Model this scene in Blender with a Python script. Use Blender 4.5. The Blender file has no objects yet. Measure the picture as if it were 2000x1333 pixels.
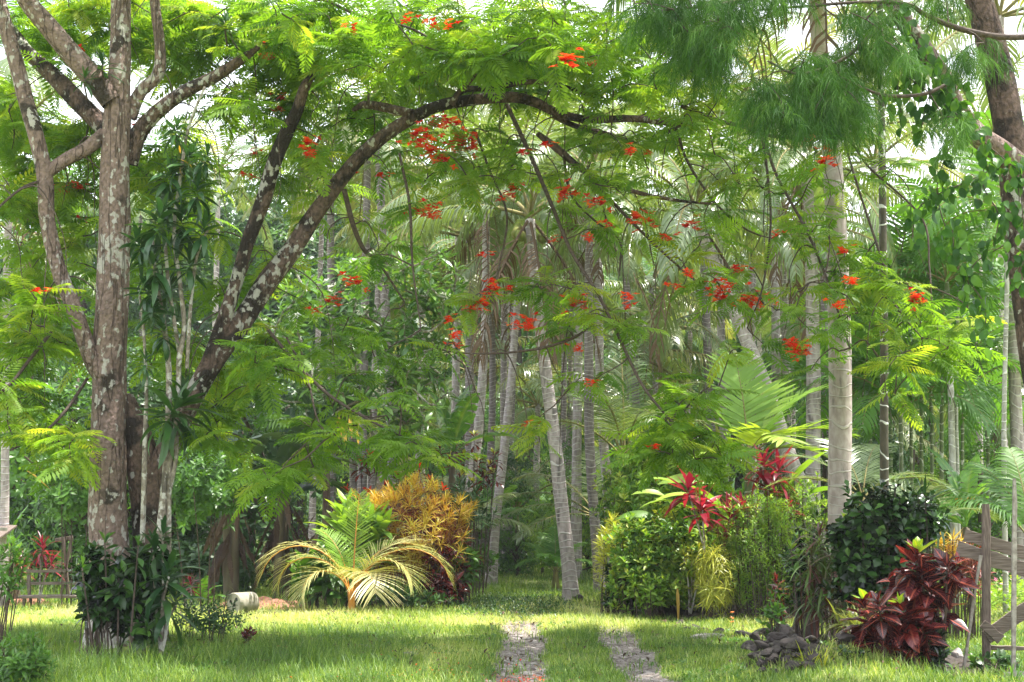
import bpy, bmesh, math, random
import numpy as np
from mathutils import Vector
R_ = math.radians
sc = bpy.context.scene
col = sc.collection

# ------------------------------------------------------------ camera, sky, sun
F = 2778.0; PITCH = math.atan((1015-666.5)/F); CAMZ = 1.6
cam_d = bpy.data.cameras.new("Camera"); cam_d.lens = 50.0; cam_d.sensor_width = 36.0
cam_d.clip_start = 0.1; cam_d.clip_end = 3000
cam = bpy.data.objects.new("Camera", cam_d); col.objects.link(cam)
cam.location = (0, 0, CAMZ); cam.rotation_euler = (math.pi/2+PITCH, 0, 0)
sc.camera = cam

SUN_EL, SUN_AZ = 70.0, 80.0          # azimuth clockwise from +Y (away from camera) to +X
w = bpy.data.worlds.new("World"); sc.world = w; w.use_nodes = True
nt = w.node_tree; bg = nt.nodes['Background']
sky = nt.nodes.new('ShaderNodeTexSky'); sky.sky_type = 'NISHITA'; sky.sun_disc = False
sky.sun_elevation = R_(SUN_EL); sky.sun_rotation = R_(SUN_AZ); sky.dust_density = 3.0; sky.air_density = 1.2
tcn = nt.nodes.new('ShaderNodeTexCoord'); mpn = nt.nodes.new('ShaderNodeMapping')
mpn.inputs['Scale'].default_value = (1, 1, 2.2)
nzn = nt.nodes.new('ShaderNodeTexNoise'); nzn.inputs['Scale'].default_value = 2.2; nzn.inputs['Detail'].default_value = 8
rpn = nt.nodes.new('ShaderNodeValToRGB'); rpn.color_ramp.elements[0].position = .30; rpn.color_ramp.elements[1].position = .52
mxn = nt.nodes.new('ShaderNodeMix'); mxn.data_type = 'RGBA'
mxn.inputs[7].default_value = (8.8, 9.2, 9.8, 1)
nt.links.new(tcn.outputs['Generated'], mpn.inputs[0]); nt.links.new(mpn.outputs[0], nzn.inputs['Vector'])
nt.links.new(nzn.outputs['Fac'], rpn.inputs[0]); nt.links.new(rpn.outputs[0], mxn.inputs[0])
nt.links.new(sky.outputs[0], mxn.inputs[6]); nt.links.new(mxn.outputs[2], bg.inputs[0])
bg.inputs[1].default_value = 0.12
sl = bpy.data.lights.new("sun", 'SUN'); sl.energy = 5.0; sl.angle = R_(0.6); sl.color = (1.0, .955, .88)
so = bpy.data.objects.new("sun", sl); col.objects.link(so)
sdir = Vector((math.sin(R_(SUN_AZ))*math.cos(R_(SUN_EL)), math.cos(R_(SUN_AZ))*math.cos(R_(SUN_EL)), math.sin(R_(SUN_EL))))
so.rotation_euler = sdir.to_track_quat('Z', 'Y').to_euler()
sc.view_settings.view_transform = 'Standard'; sc.view_settings.look = 'None'
sc.view_settings.exposure = 1.42; sc.view_settings.gamma = 1
sc.render.engine = 'CYCLES'
cy = sc.cycles
cy.max_bounces = 7; cy.diffuse_bounces = 4; cy.glossy_bounces = 2; cy.transmission_bounces = 5
cy.volume_bounces = 0; cy.transparent_max_bounces = 4; cy.sample_clamp_indirect = 6
cy.caustics_reflective = False; cy.caustics_refractive = False; cy.use_adaptive_sampling = True; cy.adaptive_threshold = 0.01
cy.use_denoising = True; cy.denoiser = 'OPENIMAGEDENOISE'; cy.denoising_input_passes = 'RGB_ALBEDO_NORMAL'; cy.denoising_prefilter = 'NONE'

# ------------------------------------------------------------ placing helpers
_cp, _sp = math.cos(PITCH), math.sin(PITCH)
def P(u, v, Y):
    """the point at distance Y in front of the camera seen at photo position (u, v)"""
    x = (u-1000)/F; z = (666.5-v)/F
    dy = _cp-_sp*z; dz = _sp+_cp*z
    t = Y/dy
    return np.array((x*t, Y, CAMZ+dz*t))
def px(Y): return Y/F                                     # metres per photo pixel at Y
def smooth(a, b, x): t = np.clip((x-a)/(b-a), 0, 1); return t*t*(3-2*t)
def track(x, y):
    """0..1: how bare the two wheel tracks are"""
    cxl = .06+.10*smooth(14, 20, y)-.12*smooth(20, 25, y); cxr = 1.37+.06*smooth(14, 19, y)
    wob = .05*np.sin(y*1.9)+.04*np.sin(y*4.1+x*3)
    l = 1-smooth(.22, .38, np.abs(x-cxl+wob)); r = 1-smooth(.20, .35, np.abs(x-cxr-wob))
    rag = .16*np.sin(y*3.3+x*5)*np.sin(x*7-y*1.3)+.12*np.sin(y*7.7)*np.sin(x*13+y)
    return np.clip(l*(1-smooth(21.5, 25.5, y))*(1+rag)+r*(1-smooth(19.5, 23, y))*(1+rag)-.1+rag*.8*(l+r), 0, 1)
def gz(x, y):
    x = np.asarray(x, float); y = np.asarray(y, float)
    near = 1-smooth(40, 70, y)
    h = (.03*np.sin(x*.9+1)*np.sin(y*.7)+.015*np.sin(x*2.3+y*1.7)+.012*np.sin(y*3.1-x*1.3))*near
    h = h-.05*track(x, y)
    h = h+.26*np.exp(-(((x-3.15)/.8)**2+((y-14.9)/1.3)**2))+.12*np.exp(-(((x+4.6)/1.0)**2+((y-17.8)/.9)**2))
    return h
def G(u, v):
    z = (666.5-v)/F; dy = _cp-_sp*z; dz = _sp+_cp*z
    t = -CAMZ/dz
    return np.array(((u-1000)/F*t, dy*t, 0.0))
def onG(x, y): return np.array((x, y, float(gz(x, y))))
def nrm(a): a = np.asarray(a, float); return a/np.maximum(np.linalg.norm(a, axis=-1, keepdims=True), 1e-9)

# ------------------------------------------------------------ mesh accumulator
class Acc:
    def __init__(s): s.V = []; s.Q = []; s.r = []; s.t = []; s.w = []; s.m = []; s.n = 0
    def add(s, V, Q, r=0., t=0., w=0., m=0):
        V = np.asarray(V, float).reshape(-1, 3); Q = np.asarray(Q, int).reshape(-1, 4); n = len(V)
        s.V.append(V); s.Q.append(Q+s.n)
        for L, x in ((s.r, r), (s.t, t), (s.w, w)): L.append(np.broadcast_to(np.asarray(x, float), (n,)))
        s.m.append(np.broadcast_to(np.asarray(m, int), (len(Q),))); s.n += n
    def stamp(s, T, pos, R, sc_, rnd, m=0):
        """T=(V,Q,t,w[,fm]); pos (N,3); R (N,3,3) columns right, forward, up; sc_ (N,) or (N,3)"""
        N = len(pos)
        if N == 0: return
        sc_ = np.asarray(sc_, float)
        if sc_.ndim == 0: sc_ = np.full(N, float(sc_))
        if sc_.ndim == 1: sc_ = np.repeat(sc_[:, None], 3, 1)
        Vt = T[0]; n = len(Vt)
        V = np.einsum('nij,nvj->nvi', R, Vt[None]*sc_[:, None, :])+np.asarray(pos)[:, None, :]
        Q = T[1][None]+(np.arange(N)*n)[:, None, None]
        fm = T[4] if len(T) > 4 else np.zeros(len(T[1]), int)
        s.add(V.reshape(-1, 3), Q.reshape(-1, 4), np.repeat(rnd, n), np.tile(T[2], N), np.tile(T[3], N), np.tile(fm, N)+m)
    def tube(s, pts, rad, sides=6, r=0., m=0, cap=True, seed=0, rough=0., sub=0, l0=0.):
        pts = np.asarray(pts, float); rad = np.asarray(rad, float)
        if sub: pts, rad = spline(pts, rad, sub)
        k = len(pts); tan = np.gradient(pts, axis=0); tan = nrm(tan)
        ref = np.array((1., 0, 0)) if abs(tan[0][0]) < .9 else np.array((0, 1., 0))
        a = nrm(np.cross(tan[0], ref)); A = [a]
        for i in range(1, k):
            a = a-tan[i]*np.dot(a, tan[i]); a = nrm(a); A.append(a)
        A = np.array(A); B = np.cross(tan, A)
        th = np.arange(sides)*2*math.pi/sides
        ln = l0+np.concatenate([[0], np.cumsum(np.linalg.norm(np.diff(pts, axis=0), axis=1))])
        rr = np.repeat(rad[:, None], sides, 1)
        if rough:
            g = np.random.default_rng(seed); f = g.uniform(0, 6.28, 6)
            rr = rr*(1+rough*(np.sin(2*th[None]+ln[:, None]*1.3+f[0])+.7*np.sin(3*th[None]-ln[:, None]*2.9+f[1])+.5*np.sin(5*th[None]+ln[:, None]*6+f[2])))
        V = pts[:, None]+rr[..., None]*(np.cos(th)[None, :, None]*A[:, None]+np.sin(th)[None, :, None]*B[:, None])
        i = np.arange(k-1)[:, None]*sides; j = np.arange(sides)[None]; j2 = (j+1) % sides
        Q = np.stack([i+j, i+j2, i+sides+j2, i+sides+j], -1).reshape(-1, 4)
        V = V.reshape(-1, 3); t = np.repeat(ln, sides)
        if cap:
            V = np.vstack([V, pts[-1:]+tan[-1:]*rad[-1]*.6]); t = np.append(t, ln[-1]); e = (k-1)*sides; c = k*sides
            h = np.arange(0, sides, 2)
            Q = np.vstack([Q, np.stack([e+h, e+(h+1) % sides, e+(h+2) % sides, np.full(len(h), c)], -1)])
        s.add(V, Q, r, t, 0, m)
    def box(s, p0, p1, width, thick, up=(0, 0, 1), r=0., m=0, taper=1., seg=6, wob=.0, seed=1):
        """a board from p0 to p1: width along up, thick across"""
        p0 = np.asarray(p0, float); p1 = np.asarray(p1, float); d = nrm(p1-p0); u = nrm(np.asarray(up, float)-d*np.dot(up, d)); c = np.cross(d, u)
        g = np.random.default_rng(seed); V = []; b = min(width, thick)*.12; t_ = []
        for i in range(seg+1):
            f = i/seg; w_ = width/2*(1+(taper-1)*f)+g.normal()*wob; h = thick/2; o = p0+(p1-p0)*f+u*g.normal()*wob*.6+c*g.normal()*wob*.4
            for (x, y) in ((-w_+b, -h), (w_-b, -h), (w_, -h+b), (w_, h-b), (w_-b, h), (-w_+b, h), (-w_, h-b), (-w_, -h+b)):
                V.append(o+u*x+c*y); t_.append(f*np.linalg.norm(p1-p0))
        Q = []
        for i in range(seg):
            for j in range(8): Q.append((i*8+j, i*8+(j+1) % 8, i*8+8+(j+1) % 8, i*8+8+j))
        for e in (0, seg*8): Q += [(e, e+1, e+2, e+7), (e+2, e+3, e+6, e+7), (e+3, e+4, e+5, e+6)]
        s.add(V, Q, r, t_, 0, m); s.flat = True
    def build(s, name, mats, parent=None, origin=None, smooth_=True):
        V = np.vstack(s.V).astype(np.float32); Q = np.vstack(s.Q)
        if origin is not None: V = V-np.asarray(origin, np.float32)
        me = bpy.data.meshes.new(name); nf = len(Q)
        me.vertices.add(len(V)); me.vertices.foreach_set('co', V.ravel().astype(np.float32))
        me.loops.add(nf*4); me.loops.foreach_set('vertex_index', Q.ravel().astype(np.int32))
        me.polygons.add(nf); me.polygons.foreach_set('loop_start', (np.arange(nf)*4).astype(np.int32))
        for nm, L in (('rnd', s.r), ('tc', s.t), ('wc', s.w)):
            a = me.attributes.new(nm, 'FLOAT', 'POINT'); a.data.foreach_set('value', np.concatenate(L).astype(np.float32))
        if not isinstance(mats, (list, tuple)): mats = [mats]
        for mt in mats: me.materials.append(mt)
        me.polygons.foreach_set('material_index', np.concatenate(s.m).astype(np.int32))
        me.polygons.foreach_set('use_smooth', np.full(nf, smooth_ and not getattr(s, 'flat', False), bool))
        me.update(calc_edges=True)
        o = bpy.data.objects.new(name, me); col.objects.link(o)
        if parent is not None: o.parent = parent
        return o

def spline(pts, rad, sub):
    p = np.vstack([2*pts[0]-pts[1], pts, 2*pts[-1]-pts[-2]]); r = np.concatenate([[rad[0]], rad, [rad[-1]]])
    O = []; Rr = []
    for i in range(1, len(p)-2):
        for k in range(sub):
            t = k/sub; t2 = t*t; t3 = t2*t
            f = (-.5*t3+t2-.5*t, 1.5*t3-2.5*t2+1, -1.5*t3+2*t2+.5*t, .5*t3-.5*t2)
            O.append(sum(f[j]*p[i-1+j] for j in range(4))); Rr.append(r[i]*(1-t)+r[i+1]*t)
    O.append(pts[-1]); Rr.append(rad[-1])
    return np.array(O), np.array(Rr)

def tag(o, label=None, cat=None, group=None, kind=None):
    if label: o['label'] = label
    if cat: o['category'] = cat
    if group: o['group'] = group
    if kind: o['kind'] = kind
    return o
def thing(name, label, cat, loc, group=None):
    o = bpy.data.objects.new(name, None); col.objects.link(o); o.location = [float(c) for c in loc]
    o.empty_display_size = .2
    return tag(o, label, cat, group)
def part(acc, name, mats, parent, label=None, smooth_=True):
    o = acc.build(name, mats, parent, origin=list(parent.location) if parent.parent is None else list(parent.parent.location), smooth_=smooth_)
    if label: o['label'] = label
    return o
def copy_thing(root, loc, rotz=0., s=1., label=None):
    r = root.copy(); col.objects.link(r); r.location = loc; r.rotation_euler = (0, 0, rotz); r.scale = (s, s, s)
    if label: r['label'] = label
    for ch in list(root.children):
        c = ch.copy(); col.objects.link(c); c.parent = r
    return r

def frames(d, up=None, roll=None):
    """columns: right, forward d, up"""
    d = nrm(d); N = len(d)
    if up is None: up = np.tile((0., 0, 1), (N, 1))
    x = np.cross(d, up); bad = np.linalg.norm(x, axis=1) < 1e-4; x[bad] = (1, 0, 0); x = nrm(x); z = np.cross(x, d)
    if roll is not None:
        c, s = np.cos(roll)[:, None], np.sin(roll)[:, None]; x, z = x*c+z*s, z*c-x*s
    return np.stack([x, d, z], -1)

# ------------------------------------------------------------ leaf templates (base at origin, along +Y, up +Z)
def leafT(W=.3, n=4, droop=.5, fold=.25, prof='oval', wave=0., curl=0.):
    t = np.linspace(0, 1, n+1)
    if prof == 'oval': wd = np.sin(np.pi*np.clip(t, 0, 1)**.85)**.8
    elif prof == 'strap': wd = np.minimum(1, .35+5*t)*(1-t**3.2)
    elif prof == 'obov': wd = np.sin(np.pi*np.clip(t, 0, 1)**1.5)**.9
    elif prof == 'heart': wd = np.where(t == 0, .35, np.sin(np.pi*np.clip(.12+.88*t, 0, 1))**.75)
    elif prof == 'long': wd = np.minimum(1, .12+3.2*t)*(1-t**4)
    wd = np.maximum(wd, 0)*W/2; wd[-1] = 0.003
    wd[0] = max(wd[0], .008)
    th = -droop*t**1.2; ds = 1/n
    y = np.concatenate([[0], np.cumsum(np.cos((th[1:]+th[:-1])/2)*ds)]); z = np.concatenate([[0], np.cumsum(np.sin((th[1:]+th[:-1])/2)*ds)])
    V = []; T_ = []; W_ = []
    for i in range(n+1):
        nz = wd[i]*fold; wv = wave*wd[i]*math.sin(i*2.4)
        V += [(-wd[i], y[i], z[i]+nz+wv), (0, y[i], z[i]), (wd[i], y[i], z[i]+nz-wv)]; T_ += [t[i]]*3; W_ += [-1, 0, 1]
    Q = []
    for i in range(n):
        a = i*3; Q += [(a, a+1, a+4, a+3), (a+1, a+2, a+5, a+4)]
    return (np.array(V), np.array(Q), np.array(T_), np.array(W_, float))

def merge(parts):
    V = []; Q = []; T_ = []; W_ = []; M_ = []; n = 0
    for p in parts:
        V.append(p[0]); Q.append(p[1]+n); T_.append(p[2]); W_.append(p[3]); M_.append(p[4] if len(p) > 4 else np.zeros(len(p[1]), int)); n += len(p[0])
    return (np.vstack(V), np.vstack(Q), np.concatenate(T_), np.concatenate(W_), np.concatenate(M_))

def pinnateT(seed=0, pairs=14, droop=.55, kw=.032):
    """a feathery poinciana leaf: kite shaped pinnae in pairs along a drooping stalk"""
    g = np.random.default_rng(seed); V = []; Q = []; T_ = []
    t = np.linspace(.14, 1, pairs); th = lambda s: -droop*s**1.3+.15
    ys = np.linspace(0, 1, 21); cy_ = np.concatenate([[0], np.cumsum(np.cos(th(ys[1:]))*.05)]); cz = np.concatenate([[0], np.cumsum(np.sin(th(ys[1:]))*.05)])
    def c(s): return np.array((0, np.interp(s, ys, cy_), np.interp(s, ys, cz)))
    def kite(o, d, l, w_, up):
        s = nrm(np.cross(d, up)); n = len(V)
        V.extend([o, o+d*l*.5-s*w_+up*.004, o+d*l-up*l*.10, o+d*l*.5+s*w_+up*.004]); Q.append((n, n+1, n+2, n+3)); T_.extend([0, .5, 1, .5])
    for i, s in enumerate(t):
        l = .30*(math.sin(math.pi*min(1, .16+.80*s)))**.6; a = R_(68-26*s)
        for sd in (-1, 1):
            an = a+g.normal()*.05; kite(c(s), nrm(np.array((sd*math.sin(an), math.cos(an), -.20-.1*g.random()))), l*g.uniform(.92, 1.06), kw, np.array((0, .1, 1.)))
    n = len(V)
    for s0, s1 in ((0, .4), (.4, .75), (.75, 1)):
        a, b = c(s0), c(s1); n = len(V); o = np.array((.008, 0, 0)); V += [a-o, a+o, b+o*.6, b-o*.6]; Q.append((n, n+1, n+2, n+3)); T_ += [0]*4
    return (np.array(V), np.array(Q), np.array(T_, float), np.zeros(len(V)))

def frondT(L=4.2, e0=40, droop=95, pairs=62, ll=.85, hang=.55, seed=0, wid=.022, twist=0., fill=1.):
    """a palm frond in world orientation: leaves origin towards +Y rising at e0 degrees, arching over by droop degrees; slot 1 = stalk"""
    g = np.random.default_rng(seed); K = 24; s = np.linspace(0, 1, K+1); th = R_(e0)-R_(droop)*s**1.35
    y = np.concatenate([[0], np.cumsum(np.cos(th[1:]))])*L/K; z = np.concatenate([[0], np.cumsum(np.sin(th[1:]))])*L/K
    x = twist*L*s**2
    C = np.stack([x, y, z], 1); tan = nrm(np.gradient(C, axis=0))
    V = []; Q = []; T_ = []
    def at(q): return np.array([np.interp(q, s, C[:, k]) for k in range(3)]), nrm(np.array([np.interp(q, s, tan[:, k]) for k in range(3)]))
    for i in range(pairs):
        q = .17+.83*(i+.5)/pairs
        for sd in (-1, 1):
            if g.random() > fill: continue
            o, d = at(q+g.normal()*.003); side = nrm(np.cross(d, (0, 0, 1)))*sd if abs(d[2]) < .98 else np.array((sd, 0., 0))
            l = ll*(math.sin(math.pi*min(1, .10+.84*q))**.55)*g.uniform(.88, 1.1)
            fw = .28+.75*q; up = np.cross(side, d)*sd
            d0 = nrm(side+d*fw+np.abs(up)*0+up*.18+g.normal(size=3)*.05)
            pts = [o]; dd = d0.copy()
            for k in range(3):
                dd = nrm(dd+np.array((0, 0, -hang*(.25+.55*k)))); pts.append(pts[-1]+dd*l/3)
            ww = wid*np.array((.7, 1, .8, .12)); wdir = nrm(np.cross(d0, up)+g.normal(size=3)*.12); n = len(V)
            for k in range(4): V += [pts[k]-wdir*ww[k], pts[k]+wdir*ww[k]]; T_ += [k/3]*2
            for k in range(3): Q.append((n+2*k, n+2*k+1, n+2*k+3, n+2*k+2))
    A = (np.array(V), np.array(Q), np.array(T_), np.zeros(len(V)), np.zeros(len(Q), int))
    a = Acc(); idx = np.arange(0, K+1, 2); a.tube(C[idx], np.linspace(.045, .008, len(idx))*(L/4.2), 4, cap=False)
    B = (a.V[0], a.Q[0], np.zeros(len(a.V[0])), np.zeros(len(a.V[0])), np.ones(len(a.Q[0]), int))
    return merge([A, B])

def arr_acc(T, m=0):
    a = Acc(); a.add(T[0], T[1], .5, T[2], T[3], T[4] if len(T) > 4 else 0); return a

# ------------------------------------------------------------ materials
def newmat(name):
    m = bpy.data.materials.new(name); m.use_nodes = True; nt = m.node_tree; nt.nodes.clear()
    return m, nt, nt.nodes.new, nt.links.new
def ramp(N, cols):
    r = N('ShaderNodeValToRGB'); e = r.color_ramp.elements
    while len(e) < len(cols): e.new(.5)
    for i, c in enumerate(cols):
        e[i].position = i/max(1, len(cols)-1) if len(c) == 3 else c[3]; e[i].color = (c[0], c[1], c[2], 1)
    return r
def leafmat(name, cols, trans=.35, rough=.42, spec=.5, tcol=None, midrib=None, tip=None, edge=None, sat=(1.5, 1.45, .5)):
    m, nt, N, L = newmat(name)
    at = N('ShaderNodeAttribute'); at.attribute_name = 'rnd'; rp = ramp(N, cols); L(at.outputs['Fac'], rp.inputs[0]); c = rp.outputs[0]
    if tip is not None:
        a2 = N('ShaderNodeAttribute'); a2.attribute_name = 'tc'; mr = N('ShaderNodeMapRange'); mr.inputs[1].default_value = .35; mr.inputs[2].default_value = 1.0; mr.inputs[4].default_value = .8
        L(a2.outputs['Fac'], mr.inputs[0]); mx = N('ShaderNodeMix'); mx.data_type = 'RGBA'; L(mr.outputs[0], mx.inputs[0]); L(c, mx.inputs[6]); mx.inputs[7].default_value = (*tip, 1); c = mx.outputs[2]
    if midrib is not None or edge is not None:
        a3 = N('ShaderNodeAttribute'); a3.attribute_name = 'wc'; ab = N('ShaderNodeMath'); ab.operation = 'ABSOLUTE'; L(a3.outputs['Fac'], ab.inputs[0])
    if edge is not None:
        mr = N('ShaderNodeMapRange'); mr.inputs[1].default_value = .45; mr.inputs[2].default_value = 1.; mr.inputs[4].default_value = .9; L(ab.outputs[0], mr.inputs[0])
        mx = N('ShaderNodeMix'); mx.data_type = 'RGBA'; L(mr.outputs[0], mx.inputs[0]); L(c, mx.inputs[6]); mx.inputs[7].default_value = (*edge, 1); c = mx.outputs[2]
    if midrib is not None:
        mr = N('ShaderNodeMapRange'); mr.inputs[1].default_value = .06; mr.inputs[2].default_value = .2; mr.inputs[3].default_value = .85; mr.inputs[4].default_value = 0; L(ab.outputs[0], mr.inputs[0])
        # side veins: stripes slanting from the midrib
        a4 = N('ShaderNodeAttribute'); a4.attribute_name = 'tc'; ma = N('ShaderNodeMath'); ma.operation = 'MULTIPLY_ADD'; ma.inputs[1].default_value = -.22; L(ab.outputs[0], ma.inputs[0]); L(a4.outputs['Fac'], ma.inputs[2])
        mm = N('ShaderNodeMath'); mm.operation = 'MULTIPLY'; mm.inputs[1].default_value = 55.; L(ma.outputs[0], mm.inputs[0]); sn = N('ShaderNodeMath'); sn.operation = 'SINE'; L(mm.outputs[0], sn.inputs[0])
        gt = N('ShaderNodeMapRange'); gt.inputs[1].default_value = .8; gt.inputs[2].default_value = 1.; gt.inputs[4].default_value = .5; L(sn.outputs[0], gt.inputs[0])
        mxx = N('ShaderNodeMath'); mxx.operation = 'MAXIMUM'; L(mr.outputs[0], mxx.inputs[0]); L(gt.outputs[0], mxx.inputs[1])
        mx = N('ShaderNodeMix'); mx.data_type = 'RGBA'; L(mxx.outputs[0], mx.inputs[0]); L(c, mx.inputs[6]); mx.inputs[7].default_value = (*midrib, 1); c = mx.outputs[2]
    p = N('ShaderNodeBsdfPrincipled'); p.inputs['Roughness'].default_value = rough; p.inputs['Specular IOR Level'].default_value = spec; L(c, p.inputs['Base Color'])
    out = N('ShaderNodeOutputMaterial')
    if trans > 0:
        tr = N('ShaderNodeBsdfTranslucent'); mu = N('ShaderNodeMix'); mu.data_type = 'RGBA'; mu.blend_type = 'MULTIPLY'; mu.inputs[0].default_value = 1; L(c, mu.inputs[6]); mu.inputs[7].default_value = (*(tcol or sat), 1)
        L(mu.outputs[2], tr.inputs[0]); ms = N('ShaderNodeMixShader'); ms.inputs[0].default_value = trans; L(p.outputs[0], ms.inputs[1]); L(tr.outputs[0], ms.inputs[2]); L(ms.outputs[0], out.inputs[0])
    else: L(p.outputs[0], out.inputs[0])
    return m
def solid(name, base, rough=.8, c2=None, scale=12., bump=.3, spec=.3, stretch=(1, 1, 1), c3=None, th3=.62):
    m, nt, N, L = newmat(name); tc = N('ShaderNodeTexCoord'); mp = N('ShaderNodeMapping'); mp.inputs['Scale'].default_value = stretch; L(tc.outputs['Object'], mp.inputs[0])
    nz = N('ShaderNodeTexNoise'); nz.inputs['Scale'].default_value = scale; nz.inputs['Detail'].default_value = 6; L(mp.outputs[0], nz.inputs['Vector'])
    r = ramp(N, [(*base, .35), (*(c2 or [b*.6 for b in base]), .68)]); L(nz.outputs['Fac'], r.inputs[0]); c = r.outputs[0]
    if c3:
        n2 = N('ShaderNodeTexNoise'); n2.inputs['Scale'].default_value = scale*.45; n2.inputs['Detail'].default_value = 5; L(tc.outputs['Object'], n2.inputs['Vector'])
        mr = N('ShaderNodeMapRange'); mr.inputs[1].default_value = th3; mr.inputs[2].default_value = th3+.05; L(n2.outputs['Fac'], mr.inputs[0])
        mx = N('ShaderNodeMix'); mx.data_type = 'RGBA'; L(mr.outputs[0], mx.inputs[0]); L(c, mx.inputs[6]); mx.inputs[7].default_value = (*c3, 1); c = mx.outputs[2]
    p = N('ShaderNodeBsdfPrincipled'); p.inputs['Roughness'].default_value = rough; p.inputs['Specular IOR Level'].default_value = spec; L(c, p.inputs['Base Color'])
    b = N('ShaderNodeBump'); b.inputs['Strength'].default_value = bump; b.inputs['Distance'].default_value = .02; L(nz.outputs['Fac'], b.inputs['Height']); L(b.outputs[0], p.inputs['Normal'])
    o = N('ShaderNodeOutputMaterial'); L(p.outputs[0], o.inputs[0]); return m
def barkmat(name, base, base2, lichen, moss, l_th=.58, m_th=.60, crack=.6):
    m, nt, N, L = newmat(name); tc = N('ShaderNodeTexCoord')
    def noise(sc_, st=(1, 1, 1), det=6, off=(0, 0, 0)):
        mp = N('ShaderNodeMapping'); mp.inputs['Scale'].default_value = st; mp.inputs['Location'].default_value = off; L(tc.outputs['Object'], mp.inputs[0])
        n = N('ShaderNodeTexNoise'); n.inputs['Scale'].default_value = sc_; n.inputs['Detail'].default_value = det; L(mp.outputs[0], n.inputs['Vector']); return n.outputs['Fac']
    def thr(x, a, b, hi=1.):
        mr = N('ShaderNodeMapRange'); mr.inputs[1].default_value = a; mr.inputs[2].default_value = b; mr.inputs[4].default_value = hi; L(x, mr.inputs[0]); return mr.outputs[0]
    def mix(f, a, b):
        mx = N('ShaderNodeMix'); mx.data_type = 'RGBA'; L(f, mx.inputs[0]); L(a, mx.inputs[6])
        if isinstance(b, tuple): mx.inputs[7].default_value = (*b, 1)
        else: L(b, mx.inputs[7])
        return mx.outputs[2]
    fine = noise(26, (1, 1, .7)); r = ramp(N, [(*base, .38), (*base2, .64)]); L(fine, r.inputs[0]); c = r.outputs[0]
    mo = noise(2.3, off=(3, 1, 7), det=9); c = mix(thr(mo, m_th, m_th+.06, .9), c, moss)
    li = noise(12, (1, 1, .75), det=9, off=(9, 2, 1)); lf = noise(.8, off=(5, 5, 2), det=2); lm = N('ShaderNodeMath'); lm.operation = 'MULTIPLY_ADD'; lm.inputs[1].default_value = .55; L(lf, lm.inputs[0]); L(li, lm.inputs[2]); li2 = thr(lm.outputs[0], l_th+.275, l_th+.325, .9); c = mix(li2, c, lichen)
    cr = noise(5, (1, 1, .10), det=3); ab = N('ShaderNodeMath'); ab.operation = 'SUBTRACT'; L(cr, ab.inputs[0]); ab.inputs[1].default_value = .5
    a2 = N('ShaderNodeMath'); a2.operation = 'ABSOLUTE'; L(ab.outputs[0], a2.inputs[0]); mr = N('ShaderNodeMapRange'); mr.inputs[1].default_value = .004; mr.inputs[2].default_value = .014; mr.inputs[3].default_value = crack; mr.inputs[4].default_value = 0; L(a2.outputs[0], mr.inputs[0])
    c = mix(mr.outputs[0], c, (moss[0]*1.5, moss[1]*1.2, moss[2]*1.1))
    p = N('ShaderNodeBsdfPrincipled'); p.inputs['Roughness'].default_value = .85; p.inputs['Specular IOR Level'].default_value = .25; L(c, p.inputs['Base Color'])
    b = N('ShaderNodeBump'); b.inputs['Strength'].default_value = .9; b.inputs['Distance'].default_value = .06; b2 = N('ShaderNodeMath'); b2.operation = 'SUBTRACT'; L(fine, b2.inputs[0]); L(mr.outputs[0], b2.inputs[1]); L(b2.outputs[0], b.inputs['Height']); L(b.outputs[0], p.inputs['Normal'])
    o = N('ShaderNodeOutputMaterial'); L(p.outputs[0], o.inputs[0]); return m
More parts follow.
